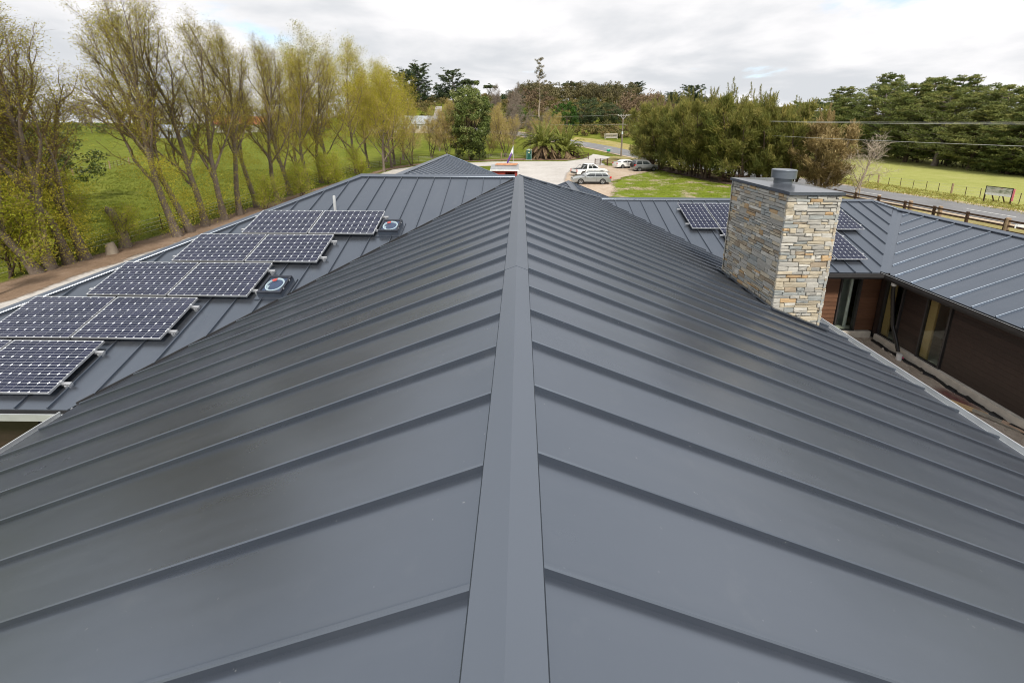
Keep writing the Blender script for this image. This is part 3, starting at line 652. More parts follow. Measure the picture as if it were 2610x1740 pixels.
sheet('dry_verge', [(32.6, 10), (35.2, 10), (35.6, 33), (32.8, 50), (29.3, 70), (25.8, 84), (21, 88), (18, 84), (16.5, 76), (17.5, 71.5), (24, 69), (25.5, 60), (27.5, 50), (30.6, 40), (31.6, 30)], grass_mat('dry_grass', [(.20, .17, .07), (.30, .26, .11), (.38, .33, .17)], 1, (.42, .33, .22), (.55, .66), True, .8), .026, .6)
sheet('dry_bank', [(14.5, 113.5), (19.5, 108.3), (24.5, 101.5), (28, 97), (33, 97), (31, 106), (25, 116), (17, 122)], grass_mat('bank_grass', [(.20, .17, .06), (.32, .27, .10), (.42, .36, .17)], 1, (.42, .33, .22), (.56, .66), True, .9), .07, .7)
sheet('courtyard_soil', [(6.2, 12.4), (12.05, 12.4), (12.05, -6), (6.2, -6)], earth_mat('courtyard_dirt', [(.34, .27, .21), (.55, .47, .39), (.70, .62, .54)], 2.2, False, 1, 1.0), .006, .25, .3)
sheet('red_earth', [(11.45, 9.4), (11.7, 9.5), (11.85, 9.1), (11.75, 8.75), (11.5, 8.9)], earth_mat('red_soil', [(.14, .05, .05), (.22, .09, .08), (.3, .15, .13)], 3, True, .25), .014, .05, .2)
sheet('gravel_heap_ground', [(18.5, 17), (29, 17), (28.5, 27), (24, 29), (19, 27)], earth_mat('pale_gravel', [(.42, .36, .29), (.56, .49, .41), (.66, .6, .52)], 1.5, True, .8), .03, .4)
# road
RC = [(42.5, 8), (41, 20), (38.9, 35), (36.0, 50), (32.5, 70), (28.0, 86), (24.4, 95.5), (20.3, 103.5), (14.5, 111.5), (6, 121), (-2, 130), (-12, 137), (-30, 146)]
def spline(pts, n=10):
    out = []
    P = [Vector(p) for p in pts]; P = [P[0]*2-P[1]]+P+[P[-1]*2-P[-2]]
    for i in range(1, len(P)-2):
        for k in range(n):
            t = k/n; a, b, c, d = P[i-1:i+3]
            out.append(.5*((2*b)+(c-a)*t+(2*a-5*b+4*c-d)*t*t+(3*b-a-3*c+d)*t*t*t))
    return out+[P[-2]]
rc = spline(RC, 12)
def ribbon(name, path, o0, o1, zoff, mat, s0=None, s1=None, n=6, edge=False, **kw):
    pts = []; L_ = 0
    for i, p in enumerate(path):
        d = (path[min(i+1, len(path)-1)]-path[max(i-1, 0)]).normalized(); nrm = Vector((d.y, -d.x))
        if i: L_ += (p-path[i-1]).length
        if (s0 is None or L_ >= s0) and (s1 is None or L_ <= s1): pts.append((p, nrm))
    if len(pts) < 2: return None
    A = np.array([[(p+nrm*(o0+(o1-o0)*k/n)) for k in range(n+1)] for p, nrm in pts]); X, Y = A[..., 0], A[..., 1]
    e = np.tile(np.minimum(np.arange(n+1), n-np.arange(n+1))/n*abs(o1-o0)-.25, (len(pts), 1)) if edge else None
    return link(name, grid_mesh(X, Y, terr(X, Y)+zoff, name, mat, None, e), **kw)
ASPH = earth_mat('asphalt', [(.145, .145, .15), (.20, .20, .205), (.25, .25, .255)], 1.6, False, 1, .3)
ribbon('road_shoulder', rc, -4.4, 4.6, .052, earth_mat('road_metal', [(.30, .24, .17), (.42, .34, .25), (.52, .43, .33)], 1, True, .5), edge=True, n=12, kind='structure')
ribbon('road', rc, -3.15, 3.15, .085, ASPH, kind='structure')
PAINT = M('road_paint', (.72, .72, .70), .6, .3, 0, .12, 3)
fine = spline(RC, 60); k = 0
for s in np.arange(2.5, 165, 10.0): ribbon('road_dash', fine, -.07, .07, .097, PAINT, s, s+3.4, 1, kind='structure')
# gravel heaps
def heap(name, x, y, r, h, mat, label, cat):
    n = 28; V = [(0, 0, h)]; 
    for ring in range(1, 7):
        for k_ in range(n):
            a = 2*math.pi*k_/n; q = ring/6; rr = r*q*(1+.12*math.sin(3*a+x)+random.uniform(-.05, .05)); V.append((rr*math.cos(a), rr*.8*math.sin(a), max(-.05, h*(1-q**1.3)+random.uniform(-.05, .05)*h)))
    F = [(0, 1+k_, 1+(k_+1) % n) for k_ in range(n)]
    for ring in range(5):
        for k_ in range(n): F.append((1+ring*n+k_, 1+(ring+1)*n+k_, 1+(ring+1)*n+(k_+1) % n, 1+ring*n+(k_+1) % n))
    o = MB().add(V, F).build(name, mat, None, 50, label=label, cat=cat); o.location = (x, y, tz(x, y)); return o
PALE = earth_mat('heap_gravel', [(.40, .34, .27), (.54, .47, .39), (.66, .6, .52)], 3, False)
heap('gravel_heap', 22.5, 29.2, 3.6, .55, PALE, 'low spread heap of pale gravel at the near edge of the lawn', 'gravel heap')
heap('gravel_heap', 10.6, 33.5, 1.3, .5, PALE, 'small pale gravel heap just beyond the little porch roof', 'gravel heap')

# ------------------------------------------------------------------ vehicles
M_TYRE = M('tyre_rubber', (.022, .022, .022), .85); M_RIM = M('alloy_rim', (.45, .46, .47), .35, .5, .7); M_CGL = M('car_glass', (.018, .024, .026), .06, .6, 0, .05)
M_TAIL = M('tail_light_red', (.55, .02, .02), .25); M_HEAD = M('head_light', (.6, .62, .64), .15, .5, .3); M_TRIM = M('black_trim', (.02, .02, .02), .5)
def paint(nm, c, metal=0.): return M('car_paint_'+nm, c, .3, .5, metal, .03, 2, 0, .6)
def wheel(par, x, y, r, wd):
    s = 1 if y > 0 else -1
    t = MB(); prof = [(r*.62, -wd/2), (r*.93, -wd/2), (r, -wd*.3), (r, wd*.3), (r*.93, wd/2), (r*.62, wd/2)]; n = 20
    V = [(x+q*math.cos(2*math.pi*k/n), y+o, r+q*math.sin(2*math.pi*k/n)) for q, o in prof for k in range(n)]
    t.add(V, [(i*n+k, i*n+(k+1) % n, ((i+1) % 6)*n+(k+1) % n, ((i+1) % 6)*n+k) for i in range(6) for k in range(n)])
    w_ = t.build('wheel', M_TYRE, par, 35)
    m = MB(); yo = y+s*wd*.40
    for k in range(5):
        a = 2*math.pi*k/5+.3; m.prism([(x+math.cos(a-.30)*r*.14, yo, r+math.sin(a-.30)*r*.14), (x+math.cos(a-.20)*r*.64, yo, r+math.sin(a-.20)*r*.64), (x+math.cos(a+.20)*r*.64, yo, r+math.sin(a+.20)*r*.64), (x+math.cos(a+.30)*r*.14, yo, r+math.sin(a+.30)*r*.14)], (0, s*.03, 0))
    m.tube([(x, yo-s*.01, r), (x, yo+s*.04, r)], r*.18, 10); n = 20
    V = [(x+q*r*math.cos(2*math.pi*k/n), yo+o, r+q*r*math.sin(2*math.pi*k/n)) for q, o in ((.56, 0), (.56, s*.03), (.66, s*.035), (.66, 0)) for k in range(n)]
    m.add(V, [(i*n+k, i*n+(k+1) % n, (i+1)*n+(k+1) % n, (i+1)*n+k) for i in range(3) for k in range(n)])
    m.build('rim', M_RIM, w_)
    MB().tube([(x, y-s*.02, r), (x, y+s*wd*.2, r)], r*.6, 16).build('hub', M_TRIM, w_)
def car(label, cat, loc, rz, prof, hw, wheels, r, roof, pm, glass, extra=None, bev=.07, name='parked_car', group=None):
    """prof: side outline (x,z) of the lower body, nose at +x; roof: list of (x_base, x_top, z_base, z_top)"""
    o = thing(name, label, cat, loc, rz, group)
    # lower body with wheel arches cut into the outline
    top = prof; x0, x1 = prof[0][0], prof[-1][0]; sill = .24 if r < .35 else .34
    bot = []
    xs_ = sorted(wheels, reverse=True); bot.append((x1-.03, sill))
    for wx in xs_:
        ra = r+.065
        for k in range(9):
            a = k*math.pi/8; px_, pz_ = wx+ra*math.cos(a), r+ra*math.sin(a)
            bot.append((px_, max(pz_, sill)))
    bot.append((x0+.03, sill))
    poly = top+bot
    m = MB(); m.prism([(x, -hw, z) for x, z in poly], (0, 2*hw, 0)); me = m.mesh('body', pm)
    bm = bmesh.new(); bm.from_mesh(me)
    ed = [e for e in bm.edges if abs(e.verts[0].co.y-e.verts[1].co.y) < .01 and min(e.verts[0].co.z, e.verts[1].co.z) > sill+.2 and not any(math.hypot(v.co.x-wx, v.co.z-r) < r+.09 for v in e.verts for wx in wheels)]
    bmesh.ops.bevel(bm, geom=ed, offset=bev, segments=3, profile=.6, affect='EDGES'); bmesh.ops.triangulate(bm, faces=[f for f in bm.faces if len(f.verts) > 4])
    # tumblehome: pull the sills in slightly
    for v in bm.verts:
        if v.co.z < .45: v.co.y *= .965
    bm.to_mesh(me); bm.free(); smooth_by_angle(me, 32); body = link('body', me, o)
    MB().box(x0+.25, x1-.25, -hw+.12, hw-.12, sill-.06, sill+.25).build('underbody', M_TRIM, o)
    (bx0, bx1, tx0, tx1, zb, zt) = roof; hb, ht = hw-.055, hw-.24
    # cabin as a rounded shell
    sec = [(zb-.06, bx0-.02, bx1+.03, hb), (zb+(zt-zb)*.55, bx0+(tx0-bx0)*.52, bx1+(tx1-bx1)*.52, hb-(hb-ht)*.45), (zt-.05, tx0, tx1, ht+.02), (zt, tx0+.12, tx1-.16, ht-.09)]
    V = []; 
    for zq, a, b, y_ in sec: V += [(a, -y_, zq), (b, -y_, zq), (b, y_, zq), (a, y_, zq)]
    F = [(4*i+k, 4*i+(k+1) % 4, 4*i+4+(k+1) % 4, 4*i+4+k) for i in range(3) for k in range(4)]+[(12, 13, 14, 15), (3, 2, 1, 0)]
    me = MB().add(V, F).mesh('cabin', pm); bm = bmesh.new(); bm.from_mesh(me); bmesh.ops.bevel(bm, geom=[e for e in bm.edges if max(v.co.z for v in e.verts) > zb+.05], offset=.035, segments=2, affect='EDGES'); bm.to_mesh(me); bm.free(); smooth_by_angle(me, 40); link('cabin', me, o)
    def side_pt(fx, fz, s):   # point on the cabin side: fx 0..1 back to front, fz 0..1
        zq = zb+(zt-.05-zb)*fz
        a = bx0+(tx0-bx0)*fz; b = bx1+(tx1-bx1)*fz; y_ = hb+(ht+.02-hb)*fz
        if fz > .55: pass
        return Vector((a+(b-a)*fx, s*(y_+.012), zq))
    for s in (-1, 1):
        for f0, f1, g0, g1 in glass:
            q = [side_pt(f0, .10, s), side_pt(f1, .10, s), side_pt(g1, .88, s), side_pt(g0, .88, s)]
            MB().prism(q, (0, -s*.014, 0)).build('side_window', M_CGL, o)
    def end_pt(fy, fz, front):
        zq = zb+(zt-.05-zb)*fz; a = (bx1+(tx1-bx1)*fz+.022) if front else (bx0+(tx0-bx0)*fz-.022); y_ = hb+(ht-hb)*fz
        return Vector((a, y_*fy, zq))
    for fr_, nm in ((True, 'windscreen'), (False, 'rear_window')):
        q = [end_pt(-.90, .06, fr_), end_pt(.90, .06, fr_), end_pt(.88, .94, fr_), end_pt(-.88, .94, fr_)]
        MB().prism(q, (-.014 if fr_ else .014, 0, 0)).build(nm, M_CGL, o)
    for wx in wheels:
        for s in (-1, 1): wheel(o, wx, s*(hw-.10), r, .21)
    for s in (-1, 1):
        MB().box(bx1-.35, bx1-.22, s*(hw-.02)-.09, s*(hw-.02)+.09+s*.06, zb+.02, zb+.15).build('mirror', pm, o)
        for fx in (.35, .58): MB().box(bx0+(bx1-bx0)*fx, bx0+(bx1-bx0)*fx+.16, s*(hw+.004)-.012, s*(hw+.004)+.012, zb-.14, zb-.11).build('door_handle', pm, o)
        MB().box(bx0+(bx1-bx0)*.50, bx0+(bx1-bx0)*.50+.012, s*hw-.004, s*hw+.004, sill+.12, zb-.05).build('door_gap', M_TRIM, o)
    if extra: extra(o, pm)
    return o
def lights(o, x0, x1, hw, zt, zh, tl=.3):
    for s in (-1, 1):
        MB().box(x0-.015, x0+.22, s*(hw-.17)-.16, s*(hw-.17)+.178, zt, zt+tl*.6).build('tail_light', M_TAIL, o)
        MB().box(x1-.30, x1-.02, s*(hw-.22)-.16, s*(hw-.22)+.16, zh, zh+.13).build('headlight', M_HEAD, o)
    MB().box(x1-.06, x1+.012, -.35, .35, zh-.32, zh-.16).build('grille', M_TRIM, o)
    MB().box(x0-.012, x0+.03, -.26, .26, zt-.25, zt-.12).build('number_plate', M_WHITE, o)
SILV = paint('silver', (.33, .35, .355), .5); WHT = paint('white', (.78, .79, .79)); SILV2 = paint('grey_silver', (.29, .305, .315), .5)
wag = [(-2.36, .45), (-2.38, .72), (-2.33, .96), (-.9, .97), (.95, .96), (1.15, .95), (1.75, .86), (2.25, .72), (2.36, .58), (2.36, .40)]
def wag_x(o, pm):
    lights(o, -2.36, 2.3, .87, .72, .62, .4); MB().bar((-1.9, .60, 1.50), (.35, .60, 1.50), .04, .04).bar((-1.9, -.60, 1.50), (.35, -.60, 1.50), .04, .04).build('roof_rail', pm, o); MB().box(-2.30, -1.95, -.5, .5, 1.40, 1.43).build('spoiler', pm, o)
car('silver estate car parked nearest the house with its nose to the left', 'car', (8.75, 47.75, .03), math.pi+.02, wag, .87, (-1.32, 1.36), .325, (-2.28, 1.12, -1.72, .30, .94, 1.47), SILV, [(.06, .26, .08, .27), (.28, .56, .29, .60), (.58, .90, .62, .90)], wag_x)
ute = [(-2.60, .55), (-2.62, .80), (-2.60, 1.02), (-.95, 1.03), (-.6, 1.05), (1.05, 1.05), (1.25, 1.04), (2.0, .98), (2.45, .85), (2.58, .66), (2.58, .46)]
M_CANV = M('black_tonneau', (.035, .035, .037), .7); M_DEC = M('grey_decal', (.42, .43, .45), .5)
def ute_x(o, pm):
    lights(o, -2.6, 2.5, .9, .68, .72, .5)
    MB().box(-2.52, -.98, -.80, .80, 1.03, 1.065).build('tonneau_cover', M_CANV, o)
    m = MB()
    for s in (-1, 1): m.tube([(-1.75, s*.76, 1.05), (-1.30, s*.72, 1.48), (-1.02, s*.70, 1.55)], .035, 8)
    m.tube([(-1.30, -.72, 1.48), (-1.30, .72, 1.48)], .035, 8); m.build('sports_bar', M_RIM, o)
    for s in (-1, 1):
        d = MB(); y_ = s*.905
        for (a, b) in (((-.95, 1.0), (.05, .50)), ((-.62, .48), (-.1, .98)), ((-.25, .45), (.35, .72))):
            d.bar((a[0], y_, a[1]), (b[0], y_, b[1]), .006, .05, (0, 0, 1))
        d.build('door_decal', M_DEC, o)
        MB().box(.28, .40, y_-.004, y_+.004, .62, .82).box(-1.32, -1.18, y_-.004, y_+.004, .78, .92).build('dark_decal', M_TRIM, o)
    MB().box(-.7, 1.0, -.98, -.86, .36, .41).box(-.7, 1.0, .86, .98, .36, .41).build('side_step', M_TRIM, o)
    MB().box(-2.68, -2.58, -.75, .75, .45, .62).build('bumper', M_TRIM, o)
car('white double cab ute with a black tray cover behind the silver estate car', 'ute', (9.95, 55.6, .03), .43, ute, .90, (-1.55, 1.50), .37, (-.95, 1.28, -.72, .35, 1.02, 1.74), WHT, [(.10, .44, .10, .44), (.48, .88, .48, .84)], ute_x, name='parked_ute')
sed = [(-2.28, .42), (-2.32, .70), (-2.28, .98), (-1.75, 1.02), (-1.2, 1.0), (.95, .96), (1.2, .94), (1.8, .84), (2.2, .70), (2.28, .55), (2.28, .40)]
car('white sedan parked by the end of the rail fence', 'car', (18.2, 66.2, .03), .28, sed, .86, (-1.30, 1.34), .31, (-1.72, 1.20, -.95, .25, .96, 1.44), WHT, [(.10, .42, .16, .46), (.46, .88, .49, .86)], lambda o, pm: lights(o, -2.3, 2.22, .86, .76, .62, .35))
suv = [(-1.95, .52), (-1.98, .80), (-1.95, 1.08), (-.6, 1.09), (.75, 1.08), (.95, 1.07), (1.5, 1.02), (1.88, .92), (1.96, .72), (1.96, .50)]
def suv_x(o, pm):
    lights(o, -1.96, 1.9, .86, .82, .76, .5)
    MB().tube([(-2.0, 0, .98), (-2.24, 0, .98)], .36, 20).build('spare_wheel', M_TYRE, o)
    for s in (-1, 1): MB().box(-1.9, 1.9, s*.87-.015, s*.87+.015, .42, .56).build('side_cladding', M_TRIM, o)
    MB().bar((-1.5, .62, 1.75), (.1, .62, 1.75), .04, .05).bar((-1.5, -.62, 1.75), (.1, -.62, 1.75), .04, .05).build('roof_rail', pm, o)
car('silver three door four wheel drive with a spare wheel on its back door', 'car', (19.75, 61.9, .03), .19, suv, .86, (-1.18, 1.22), .345, (-1.88, .95, -1.62, .30, 1.07, 1.72), SILV2, [(.06, .40, .07, .42), (.47, .88, .48, .86)], suv_x)

# ------------------------------------------------------------------ shed, portable toilet, flag, fences, pole, sign
sh = thing('site_shed', 'small red site shed with a corrugated iron roof beside the gravel drive', 'shed', (-1.8, 46, 0))
M_REDW = M('red_weatherboard', (.24, .030, .022), .6, .4, 0, .15, 3); M_IRON = M('corrugated_iron', (.36, .37, .38), .5, .5, .4, .15, 1.5)
MB().box(-1.5, -1.42, -1.15, 1.15, 0, 2.0).box(1.42, 1.5, -1.15, 1.15, 0, 2.0).box(-1.42, 1.42, 1.07, 1.15, 0, 2.25).box(-1.42, .1, -1.15, -1.07, 0, 1.95).box(1.2, 1.42, -1.15, -1.07, 0, 1.95).box(.1, 1.2, -1.15, -1.07, 1.7, 1.95).build('wall', M_REDW, sh)
m = MB(); P = []; n = 60
for i in range(n+1):
    x = -1.65+3.3*i/n; P.append((x, .016*math.cos(i*math.pi/1.5)))
V = [(x, -1.35, 1.98+q) for x, q in P]+[(x, 1.3, 2.38+q) for x, q in P]+[(x, -1.35, 1.95+q) for x, q in P]+[(x, 1.3, 2.35+q) for x, q in P]; k = n+1
m.add(V, [f for i in range(n) for f in ((i, i+1, k+i+1, k+i), (2*k+i, 3*k+i, 3*k+i+1, 2*k+i+1))]+[(i, 2*k+i, 2*k+i+1, i+1) for i in range(n)]); m.build('roof', M_IRON, sh, 50)
MB().box(-1.66, 1.66, -1.40, -1.36, 1.86, 2.0).build('fascia', M_WHITE, sh)
for i, (x, dy) in enumerate(((-.35, .55), (-.15, .85), (.2, 1.1))):
    o = MB().box(-1.3, 1.3, -.09, .09, 0, .05).build('roof_board', M('orange_timber', (.52, .25, .13), .7, .4, 0, .25, 5), None, label=['nearest orange timber board lying on the shed roof', 'middle orange timber board lying on the shed roof', 'farthest orange timber board on the shed roof ridge'][i], cat='board'); o.location = (-1.6+x*.3, 46+dy, 2.05+(dy+1.35)*.151+.03); o.rotation_euler = (.15, 0, random.uniform(-.04, .04))
MB().box(.45, .85, .3, .9, 0, 1.0).build('stored_crate', M('dusty_crate', (.20, .15, .12), .8), None, label='dusty crate stored inside the dark opening of the red shed', cat='crate').location = (-1.8, 46, 0)
lo_ = thing('portable_toilet', 'green portable toilet with a pale domed roof beside the palm', 'portable toilet', (1.75, 80.2, .02), .12)
M_LOO = M('green_plastic', (.012, .12, .085), .4, .5, 0, .1, 2); M_PALE = M('pale_plastic', (.55, .62, .62), .45)
MB().box(-.54, .54, -.50, .54, .12, 2.02).build('cabin', M_LOO, lo_)
MB().box(-.40, .40, -.525, -.502, .2, 1.98).build('door', M('green_door', (.010, .095, .07), .4), lo_)
MB().box(-.46, -.41, -.54, -.505, .12, 2.02).box(.41, .46, -.54, -.505, .12, 2.02).box(-.41, .41, -.54, -.505, 1.98, 2.02).build('door_frame', M_PALE, lo_)
MB().box(-.6, .6, -.56, .58, 0, .13).build('base', M_PALE, lo_)
V = [(-.58, -.56, 2.02), (.58, -.56, 2.02), (.58, .58, 2.02), (-.58, .58, 2.02), (-.58, -.56, 2.08), (.58, -.56, 2.08), (.58, .58, 2.08), (-.58, .58, 2.08), (-.3, -.35, 2.26), (.3, -.35, 2.26), (.3, .4, 2.26), (-.3, .4, 2.26)]
MB().add(V, [(3,2,1,0)]+[(4*i+k, 4*i+(k+1) % 4, 4*i+4+(k+1) % 4, 4*i+4+k) for i in range(2) for k in range(4)]+[(8,9,10,11)]).build('roof', M_PALE, lo_)
MB().box(-.17, .17, -.535, -.526, 1.45, 1.65).build('notice', M('cream_notice', (.75, .72, .45), .6), lo_)
MB().box(.24, .32, -.545, -.526, 1.0, 1.1).build('latch', M_PALE, lo_)
fl = thing('flag', 'drooping purple and white flag on a slim white pole behind the red shed', 'flag', (-1.28, 72.2, 0))
MB().tube([(0, 0, 0), (0, 0, 3.35)], [.035, .025], 10).build('pole', M_PALE, fl)
m = MB(); nu, nv = 10, 16
V = []
for t_ in (0, .012):
    for i in range(nu+1):
        for j in range(nv+1):
            a = i/nu; b = j/nv; top = Vector((0, 0, 3.25)); 
            x = -1.15*b*(.35+.65*a*0+.65) + .22*a*(1-b*.3); zz = 3.25-3.0*b+(-.75*a*(1-b*.55)); x -= .05
            V.append((min(x, -.03+.0*a), .09*math.sin(5*b+4*a)+.06*math.sin(9*a)+t_, zz if zz > .1 else .1))
k = (nu+1)*(nv+1); F = []; mi = []
for i in range(nu):
    for j in range(nv):
        q = (i*(nv+1)+j, (i+1)*(nv+1)+j, (i+1)*(nv+1)+j+1, i*(nv+1)+j+1); F.append(q); F.append(tuple(x+k for x in q[::-1])); mi += [0 if j < 5 or (i < 2 and j < 9) else 1]*2
mm = MB(); mm.v = V; mm.f = F; mm.mi = mi; mm.build('cloth', [M('flag_white', (.72, .70, .74), .8), M('flag_purple', (.14, .06, .30), .8)], fl, 60)

M_RAIL = M('brown_fence_timber', (.075, .042, .028), .8, .3, 0, .3, 5, .3); M_POSTL = M('weathered_post', (.34, .24, .16), .85, .3, 0, .25, 6, .3)
def rail_fence(path, label, zr=(.42, .78, 1.12), step=2.35, group=None, post=.13, light=None):
    f = thing('rail_fence', label, 'fence', (path[0][0], path[0][1], tz(*path[0])), 0, group); O = Vector(f.location)
    pts = []
    for i in range(len(path)-1):
        a, b = Vector(path[i]), Vector(path[i+1]); n = max(1, round((b-a).length/step))
        for k in range(n): pts.append(a+(b-a)*k/n)
    pts.append(Vector(path[-1])); P = [Vector((p.x, p.y, tz(p.x, p.y))) for p in pts]
    for i, p in enumerate(P):
        q = p-O; h = zr[-1]+.12
        MB().box(q.x-post/2, q.x+post/2, q.y-post/2, q.y+post/2, q.z-.1, q.z+h).build('post', M_RAIL, f)
        if i:
            for z_ in zr:
                a, b = P[i-1]-O, q; d = (b-a).normalized(); nrm = Vector((-d.y, d.x, 0))*(post/2+.022)
                MB().bar(a-nrm+Vector((0, 0, z_)), b-nrm+Vector((0, 0, z_-.01)), .04, .13).build('rail', M_RAIL, f)
    return f
rail_fence([(15.8, 70.3), (23.0, 67.0), (24.8, 57.5), (26.2, 50), (28.5, 43), (30.3, 37), (31.2, 31), (32.0, 25), (33, 17), (34, 8)], 'long dark brown post and rail fence running along the road behind the feathery trees')
rail_fence([(13.4, 69.6), (14.4, 70.0), (15.7, 70.25)], 'short brown rail fence end left of the white sedan', step=1.3)
rail_fence([(14.2, 81.2), (11.5, 84.5), (12.2, 88.5)], 'weathered rail fence at the gateway beside the smaller palm', zr=(.3, .62, .94, 1.25), step=1.5)
for i, (x, y) in enumerate(((31.55, 33.6), (31.75, 31.0), (31.9, 28.9), (32.35, 25.15))):
    MB().tube([(0, 0, -.1), (0, 0, 1.28), (0, 0, 1.30)], [.13, .12, .10], 12).build('round_post', M_POSTL, None, label=f'pale round post beside the roadside rail fence, {["farthest", "second farthest", "second nearest", "nearest"][i]} of the four', cat='post', group='pale round posts by the road').location = (x-.35, y-.25, 0)
MB().box(-.28, .28, -.01, .01, 0, .26).build('notice_board', M_WHITE, None, label='small white notice fixed to the dark roadside rail fence', cat='notice').location = (32.15, 24.4, .72)
M_WIRE = M('wire', (.60, .60, .58), .5)
def wire_fence(path, label, step, big, h=1.05, name='wire_fence', wires=(.3, .6, .95)):
    f = thing(name, label, 'fence', (path[0][0], path[0][1], tz(*path[0]))); O = Vector(f.location); P = []
    for i in range(len(path)-1):
        a, b = Vector(path[i]), Vector(path[i+1]); n = max(1, round((b-a).length/step))
        for k in range(n): P.append(a+(b-a)*k/n)
    P.append(Vector(path[-1])); P = [Vector((p.x, p.y, tz(p.x, p.y)))-O for p in P]
    for i, p in enumerate(P):
        r = .085 if i % big == 0 else .028
        MB().tube([p-Vector((0, 0, .1)), p+Vector((random.uniform(-.05, .05), 0, h+(0.12 if i % big == 0 else random.uniform(-.1, .05))))], r, 7).build('post', M_POSTL if i % big == 0 else M_RAIL, f)
    for z_ in wires:
        MB().tube([p+Vector((0, 0, z_)) for p in P], .009, 4, cap=False).build('wire', M_WIRE, f)
wire_fence([(43.8, 66), (45.3, 56), (45.9, 48.2), (47.0, 44.7), (47.2, 39.5), (47.3, 36.4), (47.8, 28), (49, 16)], 'wire fence with thin posts along the pale field across the road', 1.35, 6, 1.0)
wire_fence([(-57, 45), (-60.9, 52.2), (-63.1, 58.6), (-67.3, 65.6), (-72, 76)], 'dark post and wire fence crossing the green paddock behind the leaning trees', 1.7, 5, 1.1)
wire_fence([(-24.0, 10), (-23.9, 30), (-25.5, 60), (-19.5, 74.5), (-9, 79.6), (-1.5, 83.2), (6, 86.8), (12, 88.6)], 'low wire mesh fence at the paddock edge behind the portable toilet and leaning trees', 2.6, 4, 1.15, wires=(.2, .45, .7, .95))
up = thing('power_pole', 'tall weathered power pole with a crossarm beside the road', 'power pole', (22.4, 86.8, tz(22.4, 86.8)))
MB().tube([(0, 0, -.2), (0, 0, 3.4), (0, 0, 9.3)], [.19, .17, .11], 14).build('pole', M('weathered_pole', (.20, .165, .13), .9, .3, 0, .2, 4), up)
MB().tube([(0, 0, 4.9), (0, 0, 5.5)], [.172, .168], 14).build('reflective_band', M_PALE, up)
MB().box(-1.25, 1.25, -.20, -.10, 8.85, 9.0).box(-1.0, 1.0, -.20, -.10, 7.0, 7.1).build('crossarm', M('crossarm_timber', (.30, .28, .25), .85), up)
MB().bar((-.6, -.15, 8.85), (0, -.13, 8.1), .05, .05).bar((.6, -.15, 8.85), (0, -.13, 8.1), .05, .05).build('brace', M_WIRE, up)
for xx in (-1.15, -.55, .55, 1.15): MB().tube([(xx, -.15, 9.0), (xx, -.15, 9.10), (xx, -.15, 9.18)], [.045, .06, .03], 8).build('insulator', M_WHITE, up)
def cable(a, b, sag, label, r=.012):
    a, b = Vector(a), Vector(b); P = [a+(b-a)*t/24+Vector((0, 0, -4*sag*(t/24)*(1-t/24))) for t in range(25)]
    m = MB(); m.tube([p-a for p in P], r, 5, cap=False); o = m.build('power_line', M_WIRE, None, label=label, cat='power line', group='power lines along the road'); o.location = a
cable((23.5, 86.7, 9.4), (34.8, 8, 7.35), .75, 'upper power line running right from the power pole, outer conductor')
cable((22.9, 86.7, 9.4), (34.2, 8, 7.5), .75, 'upper power line running right from the power pole, inner conductor')
cable((22.7, 86.7, 7.3), (34.4, 8, 6.1), .65, 'lower single power line running right from the power pole')
cable((21.3, 86.7, 9.4), (-8, 118, 10.6), .7, 'upper power line running left from the power pole over the palms')
cable((21.5, 86.7, 7.3), (-8, 118, 8.7), .7, 'lower power line running left from the power pole over the palms')
rb = thing('bin', 'round green bin on a short stand on the roadside verge', 'bin', (20.97, 93.0, tz(20.97, 93)))
V = MB(); V.tube([(-.42, 0, .62), (-.38, 0, .62), (0, 0, .62), (.38, 0, .62), (.42, 0, .62)], [.12, .28, .36, .28, .12], 14); V.build('drum', M('bright_green_plastic', (.02, .28, .16), .4), rb, 50)
MB().box(-.2, -.14, -.03, .03, 0, .4).box(.14, .2, -.03, .03, 0, .4).build('leg', M_TRIM, rb)
rb2 = copy_tree(rb); rb2['label'] = 'small green bin on the ground behind the silver four wheel drive'; rb2.location = (22.7, 64.6, 0); rb2.scale = (.8, .8, .8)
sb = thing('sign_board', 'dark framed display sign with a pale picture panel in the grass across the road', 'sign', (45.65, 36.8, 0), math.atan2(-1.6, .5))
def pic_mat():
    t = NT('sign_picture'); v = t.tc(); n = t.noise(v, 2.6, 6, .65, (1, 1, 2.4)); t.base(t.ramp(n, [(.30, (.10, .09, .10)), (.42, (.28, .31, .22)), (.55, (.55, .56, .52)), (.68, (.42, .28, .22))])); t.rough(.4); return t.m
MB().box(-.84, .84, -.04, 0, .93, 1.47).build('picture', pic_mat(), sb); MB().box(-.84, .84, -.042, 0, .70, .925).build('white_strip', M_WHITE, sb)
MB().box(-.90, .90, -.03, .03, 1.475, 1.55).box(-.90, -.845, -.03, .03, .66, 1.47).box(.845, .90, -.03, .03, .66, 1.47).build('frame', M_TRIM, sb)
MB().box(.91, 1.02, -.03, .02, .35, 1.5).build('side_banner', M('pink_banner', (.72, .20, .25), .6), sb)
for xx in (-.87, .87): MB().box(xx-.045, xx+.045, .0, .07, -.1, .66).build('leg', M_RAIL, sb)
for xx in (-.45, .25): MB().bar((xx, .75, 0), (xx, .04, .9), .07, .07).build('prop', M_RAIL, sb)
